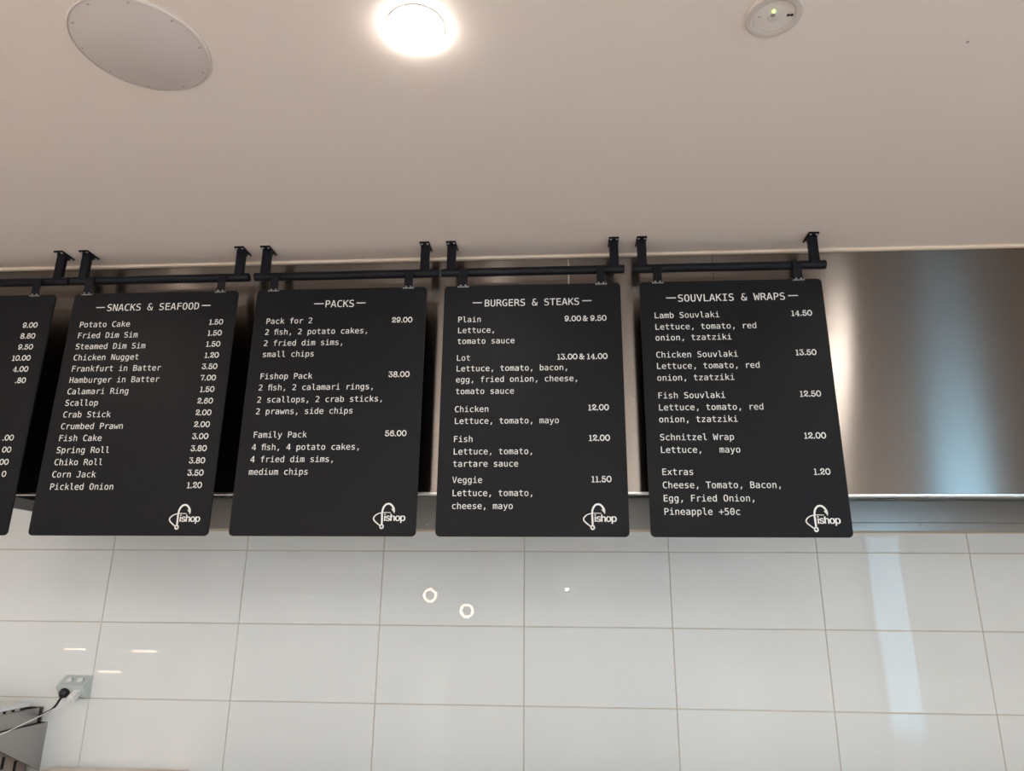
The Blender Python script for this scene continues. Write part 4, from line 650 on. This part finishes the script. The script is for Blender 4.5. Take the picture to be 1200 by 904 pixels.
def rounded(x0, x1, z0, z1, r, n=6):
    out = []
    for cx, cz, a in ((x1 - r, z1 - r, 0), (x0 + r, z1 - r, 90), (x0 + r, z0 + r, 180), (x1 - r, z0 + r, 270)):
        out += [(cx + r * math.cos(math.radians(a + 90 * i / n)), cz + r * math.sin(math.radians(a + 90 * i / n))) for i in range(n + 1)]
    return out

YI = YB - .0004     # printed lettering sits on the board face

def menu_board(bx, label, heading, dashes, items, prices, has_logo, hang):
    root = thing('menu_board', (bx + BW / 2, YB + BT / 2, BTOP), label, 'menu board', 'black menu boards hanging from ceiling rails')
    o = root.location
    pb = MB().prism(rounded(bx, bx + BW, BTOP - BH, BTOP, .014), 'y', YB, YB + BT)
    pb.cur = 1                                     # the printed lettering
    if heading:
        s, xa, xb, z = heading
        mono(pb, s, bx + xa, BTOP + z, YI, (xb - xa) / (len(s) - .15))
        for da, db in dashes:
            pb.box(bx + da, bx + db, YI, YB - .0001, BTOP + z + .0125, BTOP + z + .0155)
    for s, x, z, adv in items:
        mono(pb, s, bx + x, BTOP + z, YI, adv)
    for s, xr, z in prices:
        price(pb, s, bx + xr, BTOP + z, YI)
    pb.build('panel', [M_BOARD, M_INK], root, o)
    for hx in hang:
        h = MB().box(hx - .0145, hx + .0145, YB - .0035, YB - .0005, BTOP - .004, ZR + .888, .0008)
        h.box(hx - .0145, hx + .0145, YB - .0005, YB + .0036, ZR + .872, ZR + .888)
        ho_ = h.build('hanger_strap', M_BLACK, root, o)
        c = MB().box(hx - .019, hx + .019, YB - .006, YB + BT + .002, BTOP - .0062, BTOP - .0036, .0006)
        c.box(hx - .019, hx + .019, YB + BT + .0005, YB + BT + .002, BTOP - .0075, BTOP + .004)
        c.build('clip', M_CLIP, ho_, o)
        for dx in (-.008, .008):
            MB().lathe([(.0028, 0), (.0028, .001), (.0018, .002), (0, .0022)], (hx + dx, YB - .0035, BTOP + .0005), (0, -1, 0), 10).build('screw', M_CLIP, ho_, o)
    if has_logo:
        m = MB()
        logo(m, bx + has_logo[0], BTOP + has_logo[1], YI)
        m.build('logo', M_INK, root, o, sharp=False)
    return root

RAIL_Z, RAIL_Y = ZR + .886, YB + .0190
def hanging_rail(xa, xb, posts, label):
    root = thing('hanging_rail', ((xa + xb) / 2, RAIL_Y, RAIL_Z), label, 'rail', 'black pipe rails fixed to the ceiling')
    o = root.location
    r = .0152
    MB().lathe([(0, 0), (r - .002, 0), (r, .002), (r, xb - xa - .002), (r - .002, xb - xa), (0, xb - xa)], (xa, RAIL_Y, RAIL_Z), (1, 0, 0), 28).build('pipe', M_BLACK, root, o)
    for px in posts:
        po = MB().box(px - .0152, px + .0152, RAIL_Y - .0145, RAIL_Y + .0035, RAIL_Z + .004, CEIL - .004, .0015).build('post', M_BLACK, root, o)
        MB().box(px - .0172, px + .0172, RAIL_Y - .034, RAIL_Y + .036, CEIL - .0055, CEIL, .001).build('mounting_plate', M_BLACK, po, o)
        for dx in (-.010, .010):
            for dy in (-.025, .027):
                MB().lathe([(.0042, 0), (.0042, .001), (.003, .0022), (0, .0024)], (px + dx, RAIL_Y + dy, CEIL - .0055), (0, 0, -1), 10).build('screw', M_SCREW, po, o)
    return root

rows = lambda z0, dz, n: [z0 - dz * i for i in range(n)]
B1 = ["Potato Cake", "Fried Dim Sim", "Steamed Dim Sim", "Chicken Nugget", "Frankfurt in Batter", "Hamburger in Batter", "Calamari Ring", "Scallop",
      "Crab Stick", "Crumbed Prawn", "Fish Cake", "Spring Roll", "Chiko Roll", "Corn Jack", "Pickled Onion"]
P1 = ["1.50", "1.50", "1.50", "1.20", "3.50", "7.00", "1.50", "2.60", "2.00", "2.00", "3.00", "3.80", "3.80", "3.50", "1.20"]
PX = [-2.2132, -1.5475, -.8860, -.2307, .4268]
menu_board(PX[0], 'black menu board cut off by the left edge of the photo, only prices showing', None, [], [],
           [(s, .549, z) for s, z in zip(["9.00", "8.80", "9.50", "10.00", "4.00", ".80"], rows(-.1250, .0405, 6))] +
           [(".00", .549, -.528), ("00", .549, -.5687), ("00", .549, -.610), ("0", .5495, -.650)], None, (-2.13, -1.6965))
menu_board(PX[1], 'black menu board headed SNACKS & SEAFOOD with a long price list', ("SNACKS & SEAFOOD", .128, .4608, -.0672), [(.087, .118), (.4695, .500)],
           [(s, .039 + .0004 * i, -.1268 - .04040 * i, .0168) for i, s in enumerate(B1)],
           [(s, .5525 + .0001 * i, -.1255 - .0402 * i) for i, s in enumerate(P1)], (.4898, -.8118), (-1.503, -1.018))
menu_board(PX[2], 'black menu board headed PACKS listing three family packs', ("PACKS", .245, .3464, -.0690), [(.206, .239), (.3535, .3855)],
           [("Pack for 2", .0443, -.1262, .0164), ("2 ~sh, 2 potato cakes,", .0445, -.1660, .0164), ("2 fried dim sims,", .0445, -.2062, .0164), ("small chips", .0445, -.2460, .0164),
            ("Fishop Pack", .0447, -.3240, .0164), ("2 ~sh, 2 calamari rings,", .0440, -.3632, .0164), ("2 scallops, 2 crab sticks,", .0440, -.4052, .0164), ("2 prawns, side chips", .0442, -.4450, .0164),
            ("Family Pack", .0444, -.5238, .0164), ("4 ~sh, 4 potato cakes,", .0443, -.5650, .0164), ("4 fried dim sims,", .0444, -.6048, .0164), ("medium chips", .0440, -.6455, .0164)],
           [("29.00", .549, -.1300), ("38.00", .549, -.3228), ("56.00", .549, -.5222)], (.4864, -.8085), (-.8278, -.3555))
menu_board(PX[3], 'black menu board headed BURGERS & STEAKS near the middle of the photo', ("BURGERS & STEAKS", .1386, .4571, -.0768), [(.098, .129), (.466, .497)],
           [("Plain", .0500, -.1325, .0161), ("Lettuce,", .0505, -.1712, .0161), ("tomato sauce", .0505, -.2098, .0161), ("Lot", .0495, -.2686, .0161),
            ("Lettuce, tomato, bacon,", .0497, -.3056, .0161), ("egg, fried onion, cheese,", .0495, -.3434, .0161), ("tomato sauce", .0500, -.3834, .0161),
            ("Chicken", .0489, -.4436, .0161), ("Lettuce, tomato, mayo", .0493, -.4828, .0161), ("Fish", .0482, -.5422, .0161), ("Lettuce, tomato,", .0487, -.5825, .0161),
            ("tartare sauce", .0488, -.6220, .0161), ("Veggie", .0488, -.6733, .0161), ("Lettuce, tomato,", .0494, -.7143, .0161), ("cheese, mayo", .0491, -.7543, .0161)],
           [("9.00 & 9.50", .5443, -.1360), ("13.00 & 14.00", .5436, -.2697), ("12.00", .5430, -.4423), ("12.00", .5432, -.5417), ("11.50", .5440, -.6725)], (.4832, -.8102), (-.1665, .2995))
menu_board(PX[4], 'black menu board headed SOUVLAKIS & WRAPS, rightmost of the boards', ("SOUVLAKIS & WRAPS", .1250, .4723, -.0728), [(.0856, .118), (.4816, .5132)],
           [("Lamb Souvlaki", .0447, -.1303, .01645), ("Lettuce, tomato, red", .0452, -.1706, .01645), ("onion, tzatziki", .0447, -.2086, .01645),
            ("Chicken Souvlaki", .0440, -.2675, .01645), ("Lettuce, tomato, red", .0438, -.3060, .01645), ("onion, tzatziki", .0435, -.3457, .01645),
            ("Fish Souvlaki", .0430, -.4048, .01645), ("Lettuce, tomato, red", .0432, -.4440, .01645), ("onion, tzatziki", .0426, -.4830, .01645),
            ("Schnitzel Wrap", .0428, -.5408, .01645), ("Lettuce,   mayo", .0424, -.5808, .01645), ("Extras", .0432, -.6502, .01645),
            ("Cheese, Tomato, Bacon,", .0433, -.6910, .01645), ("Egg, Fried Onion,", .0433, -.7315, .01645), ("Pineapple +50c", .0433, -.7718, .01645)],
           [("14.50", .5506, -.1310), ("13.50", .5495, -.2662), ("12.50", .5485, -.4040), ("12.00", .5485, -.5387), ("1.20", .5487, -.6513)], (.4885, -.8150), (.4876, .9470))

hanging_rail(-2.25, -1.5935, (-2.19, -1.6344), 'black ceiling rail at the left edge, holding the cut-off menu board')
hanging_rail(-1.5855, -.9300, (-1.5400, -.9667), 'black ceiling rail holding the SNACKS & SEAFOOD board')
hanging_rail(-.9105, -.2575, (-.8725, -.3055), 'black ceiling rail holding the PACKS board')
hanging_rail(-.2475, .3810, (-.2127, .3471), 'black ceiling rail holding the BURGERS & STEAKS board')
hanging_rail(.4090, 1.0480, (.4414, 1.0117), 'black ceiling rail holding the SOUVLAKIS & WRAPS board')

# ---------------------------------------------------------------- ceiling fittings
sx, sy = -.7735, -1.8237
sp = thing('ceiling_speaker', (sx, sy, CEIL), 'large round flush ceiling speaker with a plain grille, at upper left', 'speaker')
so = sp.location
MB().lathe([(.1465, 0), (.1465, -.004), (.1440, -.0065), (.1425, -.0065), (.1425, 0)], so, n=72).build('rim', M_FITTING, sp, so)
MB().lathe([(.1422, -.001), (.1422, -.0045), (.139, -.0060), (0, -.0062)], so, n=72).build('grille', M_GRILLE, sp, so)
for a in (-108, -143, -177, 149, 113, 76, 40, 3, -33, -70):
    c, s_ = math.cos(math.radians(a)), math.sin(math.radians(a))
    MB().box(sx + .133 * c - .003, sx + .133 * c + .003, sy + .133 * s_ - .0022, sy + .133 * s_ + .0022, CEIL - .0068, CEIL - .0058, .0003).build('clip', M_SPECK, sp, so)

def downlight(x, y, label, group=None, lens=M_LENS):
    d = thing('downlight', (x, y, CEIL), label, 'downlight', group)
    o = d.location
    MB().lathe([(.062, 0), (.063, -.001), (.062, -.002), (.0584, -.0024), (.0583, -.001), (.0583, 0)], o, n=48).build('trim_ring', M_FITTING, d, o)
    MB().lathe([(.0582, -.001), (.0580, -.0050), (.053, -.0080), (.040, -.0105), (.02, -.0120), (0, -.0124)], o, n=48).build('lens', lens, d, o)
    return d
downlight(-.1440, -1.842, 'glaring round downlight in the ceiling between the speaker and the emergency light')
for x, y in ((-3.50, -1.83), (-1.82, -1.83), (1.525, -1.83), (-4.4, -3.3), (-2.6, -3.3), (-.9, -3.3), (.8, -3.3),
             (-4.4, -4.7), (-2.6, -4.7), (-.9, -4.7), (.8, -4.7), (2.4, -4.7), (-3.5, -6.0), (-1.7, -6.0), (0, -6.0), (1.7, -6.0)):
    downlight(x, y, 'round white downlight in the same ceiling, rear rows added as fill, beyond the edge of the photo', 'downlights beyond the frame', M_REAR_FILL.get(y, M_WARM_LENS if x < -1.5 else M_LENS))  # the rows behind the camera are added fill lights

ex, ey = .6175, -1.832
em = thing('emergency_light', (ex, ey, CEIL), 'small round ceiling emergency light with a green indicator dot, at upper right', 'emergency light')
eo = em.location
MB().lathe([(.0583, 0), (.0583, -.004), (.0570, -.0070), (.0455, -.0085), (.0425, -.0070), (.042, -.001)], eo, n=56).build('rim', M_FITTING, em, eo)
MB().lathe([(.0418, -.0055), (.036, -.0040), (.020, -.0025), (.016, -.0045), (.013, -.0060), (0, -.0065)], eo, n=56).build('dish', M_DISH, em, eo)
MB().lathe([(.0032, -.0060), (.0032, -.0090), (.002, -.0105), (0, -.011)], (ex - .0048, ey - .0160, CEIL), n=16).build('indicator', M_LED, em, eo)
MB().lathe([(.0050, -.006), (.0050, -.0085), (.003, -.0085), (.0026, -.0070), (0, -.0070)], (ex - .0036, ey - .0062, CEIL), n=16).build('test_button', M_SPECK, em, eo)
bw = MB()
for s_ in (-1, 1):
    bw.add([(ex + .0323 + s_ * .0010, ey - .003 - .0010, CEIL - .0075), (ex + .0323 + s_ * .0010, ey - .003 + .0010, CEIL - .0075),
            (ex + .0323 + s_ * .0060, ey - .003 + .0034, CEIL - .0075), (ex + .0323 + s_ * .0060, ey - .003 - .0034, CEIL - .0075)], [(0, 1, 2, 3)])
    bw.box(ex + .0323 + min(s_ * .002, s_ * .006), ex + .0323 + max(s_ * .002, s_ * .006), ey - .0055, ey - .0005, CEIL - .0078, CEIL - .004)
bw.box(ex + .030, ex + .0346, ey - .0042, ey - .0018, CEIL - .0076, CEIL - .004)
bw.build('latch', M_NEAR_BLACK, em, eo)
MB().box(ex - .0335, ex - .0270, ey - .0012, ey + .0012, CEIL - .0062, CEIL - .003).build('slot', M_SPECK, em, eo)
MB().box(ex - .0045, ex + .0010, ey + .0048, ey + .0068, CEIL - .0060, CEIL - .003).build('slot', M_SPECK, em, eo)
tag(MB().lathe([(.0035, 0), (.0035, -.0015), (0, -.002)], (ex + .4476, ey + .1042, CEIL), n=12).build('ceiling_plug', M_SPECK, None, (ex + .4476, ey + .1042, CEIL)),
    'tiny dark plugged hole in the ceiling right of the emergency light', 'ceiling plug')

# ---------------------------------------------------------------- power outlet, plugs and cables
OX0, OX1 = -1.9130, -1.7970
ot = thing('power_outlet', ((OX0 + OX1) / 2, 0, ZR - .56), 'pale wedge-shaped double power outlet on the tiled wall', 'outlet')
oo = ot.location
MB().prism([(.003, ZR - .5120), (-.004, ZR - .5120), (-.056, ZR - .5475), (-.060, ZR - .5510), (-.030, ZR - .5935), (-.024, ZR - .5960), (.003, ZR - .5960)], 'x', OX0, OX1).build('housing', M_OUTLET, ot, oo)
tp = Vector((0, -.052, -.0355)).normalized()
nrm = Vector((0, -.0355, .052)).normalized()
for k in (0, 1):
    cx = OX0 + .034 + .047 * k
    for nm, wx, d0, d1, m_, th in (('switch_plate', .020, .010, .052, M_LINE, .0004), ('switch', .0190, .011, .051, M_OUTLET, .0009), ('rocker', .010, .020, .040, M_WHITE, .0030)):
        base = Vector((cx, -.004, ZR - .5120))
        vs = []
        for t_ in (-.001, th):
            for sx_, dd in ((-1, d0), (1, d0), (1, d1), (-1, d1)):
                vs.append(base + Vector((sx_ * wx, 0, 0)) + tp * dd + nrm * t_)
        MB().add(vs, [(3, 2, 1, 0), (4, 5, 6, 7), (0, 1, 5, 4), (1, 2, 6, 5), (2, 3, 7, 6), (3, 0, 4, 7)]).build(nm, m_, ot, oo)
    mk = base + Vector((.011, 0, 0)) + tp * .024 + nrm * .0012
    MB().box(mk.x - .0008, mk.x + .0008, mk.y - .005, mk.y + .005, mk.z - .0045, mk.z + .0035).build('switch_mark', M_LINE, ot, oo)

dn = Vector((0, -.0425, -.030)).normalized()      # the sloping underside faces the room and the floor
pl = thing('power_plug', (-1.876, -.045, ZR - .572), 'black round power plug with a thick black cord in the left socket', 'plug')
po_ = pl.location
MB().lathe([(.018, 0), (.0195, .004), (.0195, .013), (.016, .019), (.010, .027), (0, .028)], (-1.876, -.046, ZR - .5705), dn, 24).build('plug_body', M_RUBBER, pl, po_)
MB().tube(smooth_path([(-1.872, -.066, ZR - .587), (-1.870, -.085, ZR - .598), (-1.874, -.090, ZR - .612), (-1.890, -.083, ZR - .628), (-1.913, -.068, ZR - .640), (-1.945, -.048, ZR - .652), (-1.972, -.035, ZR - .664)]),
          .0046, 10).build('cord', M_RUBBER, pl, po_)

cg = thing('usb_charger', (-1.828, -.05, ZR - .575), 'white box-shaped charger with a thin white cable in the right socket', 'charger')
co = cg.location
bm = bmesh.new()
bmesh.ops.create_cube(bm, size=1)
bmesh.ops.scale(bm, vec=(.030, .024, .044), verts=bm.verts[:])
bmesh.ops.bevel(bm, geom=bm.edges[:], offset=.003, segments=2, affect='EDGES', profile=.5)
ctr = Vector((-1.826, -.0455, ZR - .5720)) + dn * .022
rot = dn.to_track_quat('Z', 'Y').to_matrix().to_4x4()
MB().from_bm(bm, Matrix.Translation(ctr) @ rot).build('charger_body', M_WHITE, cg, co)
tip = ctr + dn * .022
MB().lathe([(.0055, -.002), (.0055, .010), (.003, .016), (0, .016)], tip, dn, 14).build('connector', M_WHITE, cg, co)
t2 = tip + dn * .014
MB().tube(smooth_path([t2, t2 + dn * .012 + Vector((-.008, -.004, -.004)), (-1.846, -.140, ZR - .622), (-1.870, -.180, ZR - .6425), (-1.900, -.225, ZR - .665), (-1.930, -.270, ZR - .687), (-1.952, -.300, ZR - .700)]),
          .0018, 8).build('cable', M_WHITE, cg, co)

# ---------------------------------------------------------------- wall shelf, appliance and bench goods at lower left
GX = -1.962
sh = thing('bracket_shelf', (-2.3, -.18, ZR - .70), 'stainless wall shelf with a triangular end bracket under the power outlet', 'shelf')
sho = sh.location
MB().box(-2.75, GX, -.36, -.001, ZR - .700, ZR - .692, .001).build('shelf_top', M_STEEL_PLAIN, sh, sho)
MB().prism([(-.001, ZR - .692), (-.362, ZR - .698), (-.362, ZR - .702), (-.001, ZR - .874)], 'x', GX, GX + .0025).build('end_bracket', M_STEEL_PLAIN, sh, sho)
MB().prism([(-.001, ZR - .692), (-.362, ZR - .698), (-.362, ZR - .702), (-.001, ZR - .874)], 'x', -2.75, -2.7475).build('end_bracket', M_STEEL_PLAIN, sh, sho)
ap = thing('benchtop_appliance', (-2.25, -.2, ZR - .692), 'steel-bodied appliance with a white lid standing on the wall shelf', 'appliance')
apo = ap.location
MB().box(-2.55, -1.985, -.008, -.004, ZR - .692, ZR - .634, .001).build('rear_plate', M_STEEL_PLAIN, ap, apo)
MB().box(-2.55, -2.02, -.041, -.007, ZR - .690, ZR - .660, .001).build('rear_vent', M_DARK_STEEL, ap, apo)
MB().box(-2.55, -1.978, -.36, -.040, ZR - .692, ZR - .632, .002).build('body', M_STEEL_PLAIN, ap, apo)
MB().box(-2.54, -1.984, -.355, -.10, ZR - .632, ZR - .620, .001).build('lid_gap', M_NEAR_BLACK, ap, apo)  # near-black strip standing in for the dark gap under the lid
MB().box(-2.54, -1.979, -.36, -.096, ZR - .622, ZR - .606, .003).build('lid', M_WHITE, ap, apo)
for y_ in (-.30, -.255, -.21, -.165):
    MB().box(-1.9835, -1.9795, y_ - .012, y_ + .012, ZR - .631, ZR - .623, .0005).build('catch', M_FITTING, ap, apo)

ct = thing('carton', (-2.2, -.19, ZR - .90), 'beige carton with dark slots on the bench beneath the wall shelf', 'box')
cto = ct.location
MB().box(-2.45, -2.0, -.33, -.03, ZR - .90, ZR - .715, .002).build('box_body', M_CARTON, ct, cto)
for y_, z_ in ((-.165, -.815), (-.095, -.842)):
    MB().box(-2.001, -1.9985, y_ - .008, y_ + .008, ZR + z_ - .022, ZR + z_ + .022, .0008).build('slot', M_NEAR_BLACK, ct, cto)
pr = tag(MB().lathe([(.018, 0), (.052, 0), (.055, .003), (.055, .117), (.052, .120), (.020, .120), (.018, .118), (.018, 0)], (-2.01, -.40, ZR - .90), n=32, close=False).build('paper_roll', M_PAPER, None, (-2.01, -.40, ZR - .90)),
         'white paper roll at the bottom left corner, below the steel bracket', 'paper roll')
cb = MB()
cb.prism([(-1.885, -.115), (-1.86, -.30), (-1.29, -.30), (-1.325, -.020), (-1.872, -.020), (-1.897, -.045)], 'z', ZR - .8995, ZR - .852)
tag(cb.build('chopping_board', M_CREAM, None, (-1.6, -.16, ZR - .90)), 'cream slab lying on the bench below the outlet, its far edge just in view', 'chopping board')

bn = thing('workbench', (-2.0, -.35, 0), 'steel workbench along the tiled wall, just below the photo', 'bench')
bo = bn.location
MB().box(-3.6, 2.4, -.66, -.002, ZR - .94, ZR - .90, .003).build('bench_top', M_BENCH, bn, bo)
MB().box(-3.5, 2.3, -.60, -.05, .25, .28, .002).build('undershelf', M_STEEL_PLAIN, bn, bo)
for x in (-3.5, -.6, 2.3):
    for y in (-.6, -.06):
        MB().box(x - .02, x + .02, y - .02, y + .02, 0, ZR - .94, .003).build('leg', M_STEEL_PLAIN, bn, bo)

# ---------------------------------------------------------------- lamps across the room, seen mirrored in the glazed tiles
def ring_spot(x, y, z, m, label, r=.062, hole=.66):
    s_ = thing('pendant_spot', (x, y, CEIL), label, 'pendant lamp')
    o = s_.location
    MB().lathe([(r * 1.12, 0), (r * 1.12, -.10), (r * .5, -.13), (0, -.13)], (x, y, z), (0, 1, 0), 24).build('shade', M_FRAME, s_, o)
    MB().lathe([(r, .001), (r, .004), (r * hole, .004), (r * hole, .001), (r, .001)], (x, y, z), (0, 1, 0), 24, False).build('glow_ring', m, s_, o)
    MB().tube([(x, y - .05, z + r), (x, y - .05, CEIL)], .004, 8).build('stem', M_FRAME, s_, o)
ring_spot(-1.0107, -3.5, ZR - .1518, M_SPOT, 'left warm ring lamp mirrored in the tiles below the boards')
ring_spot(-.6789, -3.5, ZR - .2792, M_SPOT, 'lower warm ring lamp mirrored in the tiles below the boards')
ring_spot(.2006, -3.5, ZR - .1063, M_DOT, 'tiny white lamp mirrored in the tiles under the BURGERS board', .014, .05)
dc = thing('display_cabinet', (-3.9, -3.75, 0), 'display cabinet across the room whose warm strips mirror in the left tiles', 'cabinet')
dco = dc.location
MB().box(-4.5, -3.3, -4.0, -3.52, 0, 1.0, .005).build('cabinet_body', M_FRAME, dc, dco)
MB().box(-4.5, -3.3, -4.0, -3.96, 1.0, 1.35, .003).build('back_panel', M_FRAME, dc, dco)
for xc, zc, wd in ((-3.57, ZR - .6475, .11), (-4.2456, ZR - .656, .10), (-3.857, ZR - .8224, .10)):
    s_ = MB().box(xc - wd, xc + wd, -3.515, -3.50, zc - .008, zc + .008, .002).build('strip_light', M_STRIP, dc, dco)
MB().box(-4.5, -3.3, -3.53, -3.515, 1.0, 1.24, .003).build('light_rail', M_FRAME, dc, dco)
